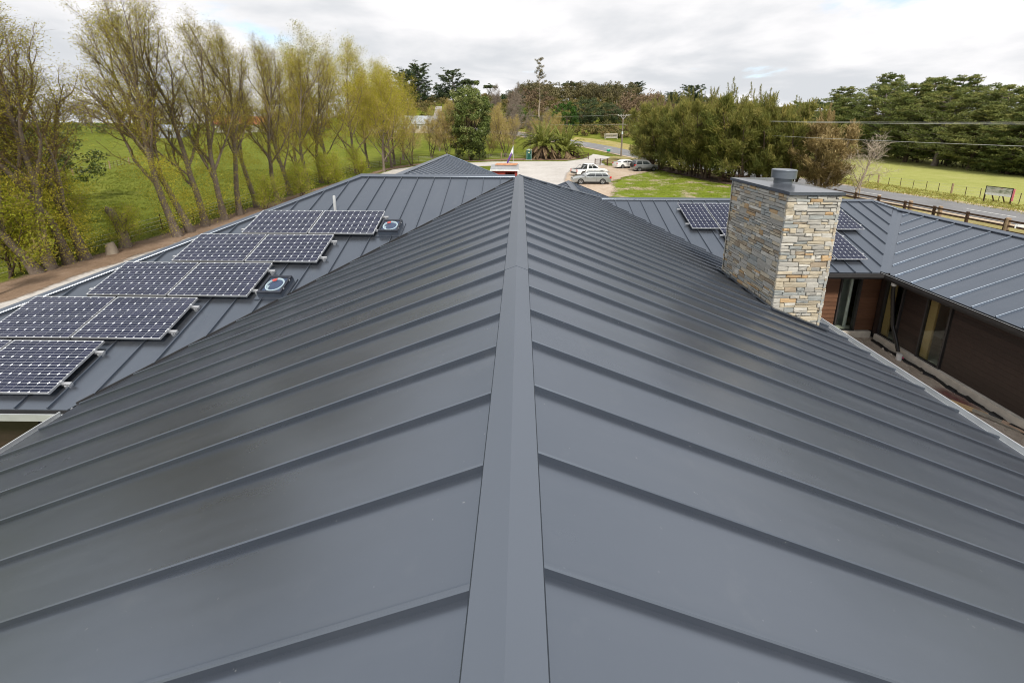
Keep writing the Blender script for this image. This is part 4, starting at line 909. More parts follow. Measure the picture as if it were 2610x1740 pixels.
# ------------------------------------------------------------------ far buildings
def gable(name, label, cat, x, y, rz, w_, d, h, rh, wm_, rm, nwin, wcol=None, group=None):
    b = thing(name, label, cat, (x, y, tz(x, y)-.3), rz, group)
    wl_ = MB(); wl_.box(-w_/2, w_/2, -d/2, d/2, 0, h); wl_.prism([(-w_/2, -d/2, h), (-w_/2, d/2, h), (-w_/2, 0, h+rh)], (.1, 0, 0)).prism([(w_/2, -d/2, h), (w_/2, d/2, h), (w_/2, 0, h+rh)], (-.1, 0, 0)); wl_.build('wall', wm_, b)
    e = .35
    for s in (-1, 1):
        a = rh/(d/2); MB().prism([(-w_/2-e, s*(d/2+e), h-a*e), (w_/2+e, s*(d/2+e), h-a*e), (w_/2+e, 0, h+rh), (-w_/2-e, 0, h+rh)], (0, 0, .12)).build('roof', rm, b)
    for i in range(nwin):
        xx = -w_/2+w_*(i+.5)/nwin; f = MB().box(xx-.6, xx+.6, -d/2-.05, -d/2-.01, h*.35, h*.8).build('window', M_WHITE, b); MB().box(xx-.52, xx+.52, -d/2-.07, -d/2-.055, h*.38, h*.77).build('pane', wcol or M_CGL, f)
    return b
M_GLZ = M('glasshouse_glazing', (.55, .57, .58), .3, .5, 0, .25, .35); M_GLR = M('glasshouse_roof', (.36, .39, .42), .35, .5, .1, .3, .25)
for i, (x, y, w_) in enumerate(((-42.5, 134, 9), (-33, 135, 9.5), (-36, 145, 17))):
    g = gable('glasshouse', ['low white glasshouse at the left of the row beyond the paddock', 'low white glasshouse at the right of the row beyond the paddock', 'long grey roofed glasshouse behind the two white ones'][i], 'glasshouse', x, y, -.06, w_, 6.5, 2.6, 1.5, M_GLZ, M_GLR, 4, M('dark_vent', (.10, .10, .10), .5), 'glasshouses beyond the paddock')
MB().box(-14, 14, -.06, .06, -.5, 1.3).build('board_fence', M('bleached_board', (.46, .40, .33), .85, .3, 0, .2, .8), None, label='bleached board fence in front of the white glasshouses', cat='fence').location = (-36, 129.5, tz(-36, 129.5))
MB_r = M('red_roof_iron', (.30, .07, .045), .6); M_BR = M('brown_weatherboard', (.16, .075, .045), .7)
gable('farm_house', 'red roofed house seen between the leaning trees at the far left', 'house', -92, 132, .4, 15, 8, 2.8, 2.4, M('pale_wall', (.5, .5, .48), .7), MB_r, 4)
gable('farm_house', 'brown house with a dark roof behind the leaning trees', 'house', -74, 136, .1, 13, 8, 2.8, 2.2, M_BR, M('dark_roof_iron', (.12, .11, .12), .6), 4)
gable('farm_shed', 'small grey blue shed behind the leaning trees at the left', 'shed', -104, 118, .3, 6, 5, 2.6, 1.2, M('blue_grey_wall', (.30, .33, .40), .7), M('blue_grey_roof', (.36, .40, .48), .6), 1)
gable('hill_house', 'white house with orange tiled roof on the skyline of the hill', 'house', 101, 300, .1, 9, 7, 3.4, 1.8, M('cream_wall', (.68, .64, .58), .7), M('orange_tile', (.50, .20, .09), .7), 3)
gable('hill_house', 'long low orange roofed wing left of the white hilltop house', 'house', 91, 301, .05, 11, 6, 2.2, 1.2, M('cream_wall2', (.6, .56, .5), .7), M('orange_tile', (.50, .20, .09), .7), 3)
tr_ = thing('farm_trailer', 'pale slatted stock crate standing in the field beside the power pole', 'crate', (27.2, 118.4, tz(27.2, 118.4)))
for zz in (.3, .7, 1.1, 1.5): MB().box(-1.8, 1.8, -.9, -.86, zz, zz+.15).box(-1.8, 1.8, .86, .9, zz, zz+.15).box(-1.8, -1.76, -.86, .86, zz, zz+.15).box(1.76, 1.8, -.86, .86, zz, zz+.15).build('slat', M('bleached_slat', (.50, .46, .40), .8), tr_)
for xx, yy in ((-1.8, -.9), (1.7, -.9), (-1.8, .8), (1.7, .8)): MB().box(xx, xx+.1, yy, yy+.1, 0, 1.7).build('post', M('bleached_slat', (.5, .46, .4), .8), tr_)
ribbon('farm_track', [Vector(p) for p in ((-33.5, 152), (-34, 160), (-36, 172), (-38, 184), (-41, 200))], -1.6, 1.6, .12, earth_mat('track_gravel', [(.26, .24, .22), (.34, .32, .30), (.42, .40, .38)], 1, False), kind='structure')
# ------------------------------------------------------------------ vegetation
def leaf_mat(name, cols, trans=.28, rough=.6, hue=.25):
    t = NT(name); a = t.attr('tint', 'Fac'); r = t.rnd()
    c = t.ramp(a, [(0., cols[0]), (.5, cols[1]), (1., cols[2])])
    c = t.mix(t.math('MULTIPLY', r, hue), c, cols[2]); t.base(c); t.rough(rough); t.spec(.25)
    tl = t.N.new('ShaderNodeBsdfTranslucent'); t.L.new(c, tl.inputs[0]); mx = t.N.new('ShaderNodeMixShader'); mx.inputs[0].default_value = trans
    t.L.new(t.b.outputs[0], mx.inputs[1]); t.L.new(tl.outputs[0], mx.inputs[2]); t.L.new(mx.outputs[0], t.o.inputs[0]); return t.m
def bark_mat(name, a, b, c=None):
    t = NT(name); v = t.tc(); n = t.noise(v, 3.5, 6, .65, (1, 1, .35)); n2 = t.noise(v, 11, 4, .6); col = t.ramp(n, [(.3, a), (.7, b)])
    if c: col = t.mix(t.ramp(n2, [(.58, 0.), (.66, .8)]), col, c)
    t.base(col); t.rough(.95); t.spec(.1); t.bump(n2, .7, .05); return t.m
B_ALD = bark_mat('lichen_bark', (.13, .10, .08), (.23, .185, .15), (.33, .30, .26)); B_BR = bark_mat('brown_bark', (.07, .05, .035), (.15, .115, .085)); B_PALE = bark_mat('pale_bark', (.25, .20, .15), (.40, .34, .27)); B_GREY = bark_mat('grey_bark', (.16, .13, .115), (.28, .24, .21))
T_ALD = bark_mat('twig_brown', (.14, .095, .055), (.23, .165, .09)); T_OCH = bark_mat('twig_ochre', (.30, .22, .10), (.44, .34, .17)); T_GREY = bark_mat('twig_grey', (.20, .16, .135), (.30, .25, .21))
T_DEAD = bark_mat('bleached_twig', (.42, .35, .27), (.60, .52, .42))
L_ALD = leaf_mat('new_alder_leaf', [(.22, .19, .022), (.38, .34, .036), (.52, .46, .055)], .35)
L_WIL = leaf_mat('willow_leaf', [(.21, .21, .018), (.41, .38, .034), (.56, .49, .055)], .38)
L_SHR = leaf_mat('young_willow_leaf', [(.16, .20, .014), (.29, .32, .022), (.42, .43, .040)], .38)
L_PINE = leaf_mat('pine_needle', [(.060, .095, .028), (.165, .205, .055), (.29, .285, .09)], .25, .6, .35)
L_MAC = leaf_mat('macrocarpa_needle', [(.022, .046, .022), (.050, .082, .034), (.11, .125, .05)], .1, .6, .3)
L_CAS = leaf_mat('sheoak_needle', [(.065, .090, .020), (.185, .205, .045), (.38, .325, .095)], .42, .6, .3)
L_RUST = leaf_mat('rusty_needle', [(.15, .115, .045), (.30, .225, .095), (.46, .35, .17)], .2)
L_LAU = leaf_mat('laurel_leaf', [(.045, .066, .018), (.115, .155, .036), (.29, .31, .12)], .15, .35, .1)
L_GUM = leaf_mat('gum_leaf', [(.065, .060, .026), (.14, .125, .055), (.24, .20, .10)], .15)
L_FOR = leaf_mat('brightgreen_conifer', [(0.017, 0.053, 0.008), (0.049, 0.112, 0.017), (0.105, 0.182, 0.028)], .15)
L_PALM = leaf_mat('palm_frond', [(.09, .12, .024), (.20, .23, .045), (.36, .36, .10)], .2, .45, .2); L_DEAD = leaf_mat('dead_frond', [(0.117, 0.078, 0.046), (0.247, 0.169, 0.098), (0.390, 0.286, 0.169)], .1)
L_SCR = leaf_mat('hill_scrub', [(0.041, 0.061, 0.014), (0.115, 0.115, 0.034), (0.270, 0.203, 0.081)], .15)
class TB:
    def __init__(s): s.V = []; s.F = []; s.T = []; s.n = 0; s.MI = []
    def quads(s, V, F, tint, mi): s.V.append(V); s.F.append(F+s.n); s.T.append(tint); s.MI.append(np.full(len(F), mi)); s.n += len(V)
    def tube(s, P, R, n, mi=0):
        P = np.asarray(P, float); m = len(P); D = np.gradient(P, axis=0); D /= np.linalg.norm(D, axis=1, keepdims=True)+1e-9
        u = np.cross(D, [.31, .87, .17]); u /= np.linalg.norm(u, axis=1, keepdims=True)+1e-9; v = np.cross(D, u)
        a = np.arange(n)*2*np.pi/n; ring = P[:, None]+(u[:, None]*np.cos(a)[None, :, None]+v[:, None]*np.sin(a)[None, :, None])*np.asarray(R)[:, None, None]
        i = np.arange(m*n).reshape(m, n); F = np.stack([i[:-1], np.roll(i[:-1], -1, 1), np.roll(i[1:], -1, 1), i[1:]], -1).reshape(-1, 4)
        s.quads(ring.reshape(-1, 3), F, np.full(m*n, .5), mi)
    def leaves(s, C, A, l, w, tint, mi=1, flat=0.):
        k = len(C); 
        if k == 0: return
        A = A/(np.linalg.norm(A, axis=1, keepdims=True)+1e-9); q = rng.normal(size=(k, 3)); 
        if flat: q = q*(1-flat)+np.cross(A, [0, 0, 1.])*flat*2
        B = q-(q*A).sum(1, keepdims=True)*A; B /= np.linalg.norm(B, axis=1, keepdims=True)+1e-9
        l = np.broadcast_to(l, (k,))[:, None]*.5; w = np.broadcast_to(w, (k,))[:, None]*.5
        V = np.stack([C-A*l, C+B*w-A*l*.1, C+A*l, C-B*w+A*l*.1], 1).reshape(-1, 3)
        s.quads(V, np.arange(4*k).reshape(k, 4), np.repeat(tint, 4), mi)
    def mesh(s, name, mats, smooth=False):
        V = np.concatenate(s.V); F = np.concatenate(s.F); return np_mesh(name, V, [F], mats, np.clip(np.concatenate(s.T), 0, 1), np.concatenate(s.MI), smooth)
def unit(v): return v/(np.linalg.norm(v)+1e-9)
def rot_about(d, ang, az):
    u = unit(np.cross(d, [.2, .9, .37])); v = np.cross(d, u); return unit(d*math.cos(ang)+(u*math.cos(az)+v*math.sin(az))*math.sin(ang))
def grow(sp, p, d, L_, r, lev, tr, cr, tips):
    ns = sp['seg'][lev]; pts = [np.array(p, float)]; dd = np.array(d, float)
    for i in range(ns):
        dd = unit(dd+rng.normal(size=3)*sp['wob'][lev]+np.array([0, 0, 1])*sp['up'][lev]+np.array(sp.get('wind', (0, 0, 0)))*lev)
        pts.append(pts[-1]+dd*L_/ns)
    P = np.array(pts); R = r*(1-(1-sp['tap'][lev])*np.linspace(0, 1, ns+1)**.8)
    if lev == 0: R[0] *= 1.35
    (tr if lev <= sp.get('tl', 1) else cr).tube(P, R, sp['sides'][lev], 0)
    if lev == len(sp['seg'])-1: tips.append((P, dd)); return
    n = sp['n'][lev]; t0 = sp['t0'][lev]; az0 = rng.uniform(0, 6.28)
    for k in range(n):
        t = t0+(1-t0)*(k+rng.uniform(.1, .9))/n; x = t*ns; i = min(int(x), ns-1); q = P[i]+(P[i+1]-P[i])*(x-i); dp = unit(P[i+1]-P[i])
        ang = R_(sp['ang'][lev])*rng.uniform(.65, 1.3); cd_ = rot_about(dp, ang, az0+k*2.4+rng.uniform(-.5, .5))
        l2 = L_*sp['ratio'][lev]*rng.uniform(.7, 1.2)*(1-sp.get('cone', [.35]*4)[lev]*(t-t0)/(1-t0+1e-6)); r2 = min(R[i]*.72, r*sp['rr'][lev]*rng.uniform(.8, 1.15))
        if t > .85 and lev < 2: cd_ = unit(cd_*.5+dp)
        grow(sp, q, cd_, l2, max(r2, sp['rmin']), lev+1, tr, cr, tips)
def broadleaf(seed, H, sp, bark, twig, leaf, leafn, ll, lw, twn=4, twl=.4, tww=.012, low=0., tint=(.45, .25), clump=0, hang=0., epi=0):
    global rng; rng = np.random.default_rng(seed); tr, cr, tips = TB(), TB(), []
    for b in range(sp.get('stems', 1)):
        d0 = np.array([0, 0, 1.]) if sp.get('stems', 1) == 1 else unit(np.array([rng.normal()*.22, rng.normal()*.22, 1]))
        grow(sp, np.array([rng.normal()*.1*b, rng.normal()*.1*b, -.15]), unit(d0+np.array(sp.get('lean', (0, 0, 0)))), H*sp['h0']*(1 if b == 0 else rng.uniform(.6, .95)), sp['r0']*(1 if b == 0 else .7), 0, tr, cr, tips)
    C, A = [], []
    for P, dd in tips:
        for _ in range(twn):
            t = rng.uniform(.1, 1)*(len(P)-1); i = min(int(t), len(P)-2); C.append(P[i]+(P[i+1]-P[i])*(t-i)); A.append(unit(dd+rng.normal(size=3)*.6))
    C, A = np.array(C), np.array(A)
    if twn: l_ = twl*rng.uniform(.6, 1.3, len(C)); cr.leaves(C+A*l_[:, None]*.5, A, l_, tww, np.full(len(C), .5), 0)
    if leafn:
        base = C+A*twl*.6; idx = rng.integers(0, len(base), int(len(base)*leafn)); zrel = base[idx, 2]/H
        keep = rng.uniform(size=len(idx)) < (1-low*np.clip(zrel, 0, 1)); idx = idx[keep]
        cc = base[idx]+rng.normal(size=(len(idx), 3))*(.12+clump); aa = rng.normal(size=(len(idx), 3))*.55+A[idx]+np.array([0, 0, -hang])
        tb = rng.normal(tint[0], tint[1], len(base))[idx]+rng.normal(0, .12, len(idx)); cr.leaves(cc, aa, ll*rng.uniform(.6, 1.3, len(idx)), lw, tb, 1)
    for _ in range(epi):
        z_ = rng.uniform(.6, 6.5); k = int(rng.uniform(20, 90)); a = rng.uniform(0, 6.28); d_ = rng.uniform(.15, 1.2); cr.leaves(np.array([math.cos(a)*d_, math.sin(a)*d_, z_])+rng.normal(0, .26, (k, 3)), rng.normal(size=(k, 3))+[0, 0, .6], .11*rng.uniform(.6, 1.3, k), .032, rng.normal(.75, .2, k), 1)
    return tr.mesh('trunk', [bark], True), cr.mesh('crown', [twig, leaf])
def clumps(tb, C, R, n, l, w, tint, outward=1., up=.3, mi=1, jit=.22, flat=.7):
    for c, r in zip(C, R):
        k = int(n*(.6+.8*rng.uniform())); q = rng.normal(size=(k, 3)); q /= np.linalg.norm(q, axis=1, keepdims=True)+1e-9; rad = rng.uniform(.25, 1., k)**.6
        pos = q*rad[:, None]*np.array([r, r, r*flat]); ax = q*outward+rng.normal(size=(k, 3))*.5+np.array([0, 0, up]); tb.leaves(c+pos, ax, l*rng.uniform(.6, 1.4, k), w, np.full(k, tint+rng.normal(0, jit))+rng.normal(0, .12, k), mi)
def conifer(seed, H, wid, bark, leaf, t0=.12, layers=15, per=6, nl=70, l=.42, w=.085, droop=.0, top=.35, r0=.38, irregular=.35, plate=.45, mid=.42, crz=1.15):
    global rng; rng = np.random.default_rng(seed); tr, cr = TB(), TB(); n = 10
    P = np.stack([rng.normal(0, .12, n).cumsum(), rng.normal(0, .12, n).cumsum(), np.linspace(-.2, H*.97, n)], 1); tr.tube(P, np.linspace(r0, .05, n), 8)
    for i in range(layers):
        t = t0+(1-t0)*(i+.3)/layers; prof = (1-((t-mid)/(1.05-mid))**2 if t > mid else 1-.45*((mid-t)/mid)**2); prof = max(prof, top*.5)
        for k in range(per):
            a = rng.uniform(0, 6.28); L_ = wid*max(.12, prof)*rng.uniform(1-irregular, 1+irregular*.6); z0 = t*H; q = np.array([np.interp(z0, P[:, 2], P[:, 0]), np.interp(z0, P[:, 2], P[:, 1]), z0]); d = np.array([math.cos(a), math.sin(a), .22-droop+rng.normal(0, .1)])
            m = 5; s_ = np.linspace(0, 1, m)[:, None]; B = q+d*L_*s_+np.array([0, 0, 1])*(s_**2)*L_*.16; tr.tube(B, np.linspace(max(.03, r0*.28*(1-t*.7)), .015, m), 4)
            ts = np.array([.45, .65, .82, 1.0])[(0 if L_ > wid*.5 else 1):]
            c = np.array([B[0]+(B[-1]-B[0])*tt+np.array([0, 0, .16*L_*(tt*tt-tt)]) for tt in ts])+rng.normal(0, .15, (len(ts), 3)); clumps(cr, c, (.34+.10*L_)*rng.uniform(.7, 1.2, len(ts)), nl/4*1.6, l, w, .42+.30*(t-.5), 1., .35, 0, .32, plate)  # tint rises with height: sunlit tops painted into the needle colour
    clumps(cr, [np.array([P[-1, 0], P[-1, 1], H*.97])], [.5], nl*.6, l, w, .6, 1, .6, 0)
    return tr.mesh('trunk', [bark], True), cr.mesh('crown', [leaf])
def feathery(seed, H, wid, bark, leaf, stems=3, nl=46, l=.62, w=.05, bare=.14, spikes=6):
    """she-oak: several rising limbs hung with long thin tufts, spiky top"""
    global rng; rng = np.random.default_rng(seed); tr, cr = TB(), TB()
    sp = dict(seg=[6, 5, 4], wob=[.06, .10, .14], up=[.05, .12, .06], tap=[.3, .2, .2], sides=[8, 5, 4], n=[12, 9], t0=[bare, .2], ang=[62, 50], ratio=[.40, .46], rr=[.34, .4], rmin=.012, cone=[.45, .35, 0], tl=1)
    tips = []
    for b in range(stems):
        a = b*6.28/stems+rng.uniform(-.5, .5); d = unit(np.array([math.cos(a)*.34, math.sin(a)*.34, 1])) if stems > 1 else np.array([0, 0, 1.]); grow(sp, np.array([math.cos(a)*.2, math.sin(a)*.2, -.1]), d, H*rng.uniform(.66, .84), .17, 0, tr, cr, tips)
    s = wid/3.
    for P, dd in tips:
        k = nl; t = rng.uniform(0.1, 1, k)*(len(P)-1); i = np.minimum(t.astype(int), len(P)-2); c = P[i]+(P[i+1]-P[i])*(t-i)[:, None]+rng.normal(0, .20, (k, 3)); ax = dd+rng.normal(size=(k, 3))*.45+np.array([0, 0, .25])
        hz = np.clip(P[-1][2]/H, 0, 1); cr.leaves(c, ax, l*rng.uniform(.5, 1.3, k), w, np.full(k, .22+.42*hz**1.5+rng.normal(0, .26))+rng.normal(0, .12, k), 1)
    for _ in range(spikes):
        a = rng.uniform(0, 6.28); q = np.array([math.cos(a)*wid*.3*rng.uniform(), math.sin(a)*wid*.3*rng.uniform(), H*rng.uniform(.80, .9)]); e = q+np.array([rng.normal()*.25, rng.normal()*.25, H*rng.uniform(.10, .18)]); pp = np.linspace(q, e, 5); cr.tube(pp, np.linspace(.03, .008, 5), 3, 0)
        k = 70; t = rng.uniform(0, 1, k); cr.leaves(q+(e-q)*t[:, None]+rng.normal(0, .14, (k, 3))*(1.1-t[:, None]), np.array([0, 0, .9])+rng.normal(size=(k, 3))*.5, .38, .04, rng.normal(.55, .2, k), 1)
    return tr.mesh('trunk', [bark], True), cr.mesh('crown', [T_ALD, leaf])
def domed(seed, H, wid, bark, leaf, nb=90, nl=60, l=.26, w=.13, zc=.56, zr=.46, shell=.55, stems=3, tint=.45, flat=.8, umbrella=False, cr0=.62):
    global rng; rng = np.random.default_rng(seed); tr, cr = TB(), TB(); C, R = [], []
    for i in range(nb):
        q = rng.normal(size=3); q /= np.linalg.norm(q); 
        if umbrella and q[2] < -.15: q[2] *= -.5
        rad = rng.uniform(shell, 1.)**.7; bump = 1+.16*math.sin(3*math.atan2(q[1], q[0])+seed)+rng.uniform(-.12, .12); C.append(np.array([q[0]*wid*rad*bump, q[1]*wid*rad*bump, H*zc+q[2]*H*zr*rad*bump])); R.append(cr0*wid/3.6*rng.uniform(.7, 1.3))
    for s_ in range(stems):
        a = rng.uniform(0, 6.28); e = np.array([math.cos(a)*wid*.25, math.sin(a)*wid*.25, H*.6]); pp = np.linspace([math.cos(a)*.15, math.sin(a)*.15, -.1], e, 6)+rng.normal(0, .08, (6, 3)); tr.tube(pp, np.linspace(.20, .07, 6)*H/12, 7)
        for j in rng.integers(0, nb, 9): m_ = pp[rng.integers(2, 6)]; tr.tube(np.stack([m_, (m_+C[j])/2+rng.normal(0, .2, 3), C[j]]), [.06*H/12, .04*H/12, .012], 4)
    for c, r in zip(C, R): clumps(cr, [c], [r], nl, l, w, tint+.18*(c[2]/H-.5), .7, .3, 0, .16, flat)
    return tr.mesh('trunk', [bark], True), cr.mesh('crown', [leaf])
def plant(name, meshes, label, x, y, s=1., rz=None, group=None, cat='tree', lean=None, sz=None, zo=0.):
    o = thing(name, label, cat, (x, y, tz(x, y)+zo), 0, group)
    rz = random.uniform(0, 6.28) if rz is None else rz
    Mx = Matrix.Rotation(rz, 4, 'Z')
    if lean: ax = Vector((-lean[1], lean[0], 0)); Mx = Matrix.Rotation(math.hypot(*lean), 4, ax.normalized()) @ Mx
    o.rotation_euler = Mx.to_euler(); o.scale = (s, s, sz or s)
    for me in meshes: link(me.name.split('.')[0], me, o)
    return o
ALD = dict(seg=[9, 7, 5, 3], wob=[.055, .09, .12, .14], up=[.10, .16, .13, .10], tap=[.22, .2, .2, .3], sides=[9, 6, 4, 3], n=[12, 9, 8], t0=[.26, .2, .15], ang=[30, 34, 36], ratio=[.52, .38, .36], rr=[.50, .42, .42], rmin=.0075, cone=[.45, .35, .3, 0], h0=.93, r0=.21, tl=1)
alders = [broadleaf(100+i, 14, dict(ALD, t0=[(.18, .30, .22, .34)[i], .2, .15]), B_ALD, T_ALD, L_ALD, 4.6, .10, .030, 5, .55, .009, .35, (.52, .26), .03, 0, 60) for i in range(4)]
WIL = dict(ALD, n=[13, 9, 8], t0=[.12, .2, .15], h0=.85, ang=[50, 46, 46], ratio=[.55, .42, .40], cone=[.3, .3, .3, 0])
wills = [broadleaf(200+i, 14, WIL, B_ALD, T_OCH, L_WIL, 2.9, .15, .055, 7, .5, .010, .0, (.50, .26), .22) for i in range(2)]
SHR = dict(ALD, seg=[5, 5, 4, 3], stems=3, n=[7, 6, 6], t0=[.12, .15, .1], h0=.75, r0=.07, ang=[48, 46, 46], up=[.06, .08, .06, .04], rmin=.007)
shrubs = [broadleaf(300+i, 5, SHR, B_BR, T_OCH, L_SHR, 3.2, .12, .045, 3, .4, .008, 0., (.55, .25), .10) for i in range(2)]
BARE = dict(ALD, stems=3, n=[9, 8, 8], t0=[.16, .2, .15], h0=.82, r0=.13, ang=[46, 42, 40], up=[.08, .10, .08, .06])
bares = [broadleaf(400, 11, BARE, B_BR, T_OCH, L_WIL, .5, .12, .05, 7, .6, .014, .2, (.6, .2)), broadleaf(401, 11, dict(BARE, stems=3, ang=[40, 40, 40]), B_GREY, T_GREY, L_GUM, .25, .12, .05, 8, .6, .016, 0, (.5, .2))]
conif = [conifer(500, 18, 5.4, B_BR, L_PINE, .03, 19, 8, 110, .5, .11), conifer(501, 17, 6.0, B_GREY, L_PINE, .07, 17, 8, 110, .5, .11, 0., .5, .5, .42), conifer(502, 16, 4.8, B_BR, L_PINE, .02, 19, 8, 100, .5, .11, .05)]
macro = [conifer(520, 17, 7.5, B_GREY, L_MAC, .10, 13, 7, 90, .8, .20, 0, .6, .5, .5, .32, .55), conifer(521, 14, 6.5, B_GREY, L_MAC, .22, 10, 7, 90, .8, .2, 0, .8, .45, .5, .3, .66)]
sheo = [feathery(600+i, 11.8, 3.4, B_BR, L_CAS, 4, 42, .62, .070, .10) for i in range(3)]; rusty = feathery(620, 9.5, 2.8, B_PALE, L_RUST, 4, 46, .6, .06, .12)
def seqn(i): return ['first', 'second', 'third', 'fourth', 'fifth', 'sixth', 'seventh', 'eighth', 'ninth', 'tenth', 'eleventh', 'twelfth', 'thirteenth', 'fourteenth', 'fifteenth', 'sixteenth', 'seventeenth', 'eighteenth', 'nineteenth', 'twentieth'][i]
rows = [(-22.9, 17.3, 0, .93, (-.16, -.20)), (-22.9, 17.8, 1, 1.0, (-.06, -.10)), (-22.9, 18.6, 3, .95, (-.10, -.16)), (-22.7, 19.2, 0, 1.02, (-.05, -.13)), (-21.6, 23.5, 1, 1.05, (-.13, -.16)), (-21.7, 24.6, 3, 1.0, (-.11, -.13)), (-21.9, 26.1, 2, 1.06, (-.06, -.10)), (-21.9, 27.9, 0, 1.03, (-.07, -.08)),
        (-22.0, 29.6, 1, 1.05, (-.04, -.09)), (-22.5, 32.4, 3, 1.04, (-.05, -.06)), (-22.4, 35.2, 2, 1.05, (-.02, -.06)), (-23.2, 38.5, 0, 1.08, (-.03, -.05)), (-23.5, 42.5, 1, 1.12, (0, -.05)), (-24.2, 46.8, 2, 1.10, (0, -.04))]
for i, (x, y, k, s, ln) in enumerate(rows):
    plant('alder_tree', alders[k], f'tall leaning lichened tree, {seqn(i)} from the left in the row by the drive', x, y, s, None, 'leaning trees in a row along the left drive', 'tree', (ln[0]*.9, ln[1]*.9), s*.81)
for i, (x, y, k, s) in enumerate(((-25.2, 50.5, 0, 1.10), (-24.0, 56.5, 1, 1.12), (-20.6, 58.5, 0, .92), (-24.8, 63.5, 1, 1.10), (-22.4, 69, 0, 1.05), (-25.5, 74, 1, 1.12), (-21.2, 64, 1, .95), (-23.4, 78, 0, 1.0), (-26, 45, 1, .95))):
    plant('willow_tree', wills[k], f'bushy yellow leafed willow beyond the leaning row, {seqn(i)} from the left', x, y, s, None, 'yellow leafed willows', 'tree', (-.02, -.03))
for i, (x, y, k, s) in enumerate(((-20.9, 30.8, 0, .72), (-20.8, 36.5, 1, .85), (-20.6, 43.5, 0, .95), (-22.9, 46, 1, .9), (-21.5, 52, 0, 1.0), (-22.9, 21.35, 1, .62), (-23.8, 17, 0, 1.0), (-24.5, 19.3, 1, 1.15))):
    lb = f'low yellow green bush at the foot of the leaning trees, {seqn(i)} from the house end' if i < 5 else ['small shoots sprouting round the broken pollard trunk beside the drive', 'yellow green bush behind the leftmost leaning trunks', 'larger yellow green bush behind the fourth leaning trunk'][i-5]
    plant('bush', shrubs[k], lb, x, y, s, None, 'yellow green bushes under the leaning trees', 'bush')
# broken pollard and stump
MB().tube([(0, 0, -.1), (.0, 0, .6), (-.1, -.05, 1.5), (-.35, -.2, 2.3), (-.45, -.25, 2.45)], [.32, .24, .21, .17, .03], 10).tube([(-.05, 0, 1.2), (.15, .1, 1.9), (.2, .1, 2.1)], [.14, .1, .02], 8).build('pollard', B_ALD, None, 50, label='broken pollard trunk standing alone beside the drive', cat='tree trunk').location = (-22.7, 21.3, 0)
MB().tube([(0, 0, -.1), (0, 0, .35), (-.05, 0, .62), (-.06, 0, .5)], [.28, .22, .18, .05], 12).build('stump', B_PALE, None, 50, label='small pale hollow stump at the edge of the drive', cat='stump').location = (-22.3, 20.15, 0)
# cabbage tree at the left edge
cb = thing('cabbage_tree', 'spiky cabbage tree head poking in at the left edge', 'tree', (-21.6, 13.9, 0))
MB().tube([(0, 0, -.1), (.1, 0, 1.5), (0, .05, 2.9)], [.14, .10, .08], 8).build('trunk', B_GREY, cb, 50)
rng = np.random.default_rng(5); tb = TB(); q = rng.normal(size=(150, 3)); q[:, 2] = np.abs(q[:, 2])*.8-.3; q /= np.linalg.norm(q, axis=1, keepdims=True); tb.leaves(np.array([0, .05, 2.95])+q*.42, q, .85, .045, rng.normal(.6, .2, 150), 0); link('crown', tb.mesh('crown', [L_SHR]), cb)
dk = [domed(640, 9, 3.4, B_BR, L_LAU, 70, 60, .30, .12, .52, .48, .5, 2, .1), domed(641, 13.7, 4.3, B_BR, L_LAU, 230, 100, .38, .19, .55, .47, .5, 4, .48, .85), domed(642, 3.2, 1.6, B_BR, L_LAU, 30, 60, .22, .10, .5, .5, .4, 2, .1)]
for i, (x, y, s) in enumerate(((-31, 20.5, .95), (-36, 26, 1.05), (-29.5, 15.5, .85), (-41, 34, .8))): plant('evergreen_tree', dk[0], ['dark evergreen directly behind the leftmost leaning trunks', 'large dark evergreen beside the left paddock fence', 'dark evergreen at the extreme left edge of the view', 'dark evergreen farther out in the left paddock'][i], x, y, s, None, 'dark evergreens at the left')
plant('laurel_tree', dk[1], 'tall dense rounded evergreen standing alone beyond the garage roof', -10.0, 78.3, 1, .3)
plant('bush', dk[2], 'dark leafy bush at the foot of the tall rounded evergreen', -8.0, 77.3, 1, None, cat='bush'); plant('bush', dk[2], 'small dark bush left of the tall evergreen trunk', -11.9, 77.2, .7, None, cat='bush')
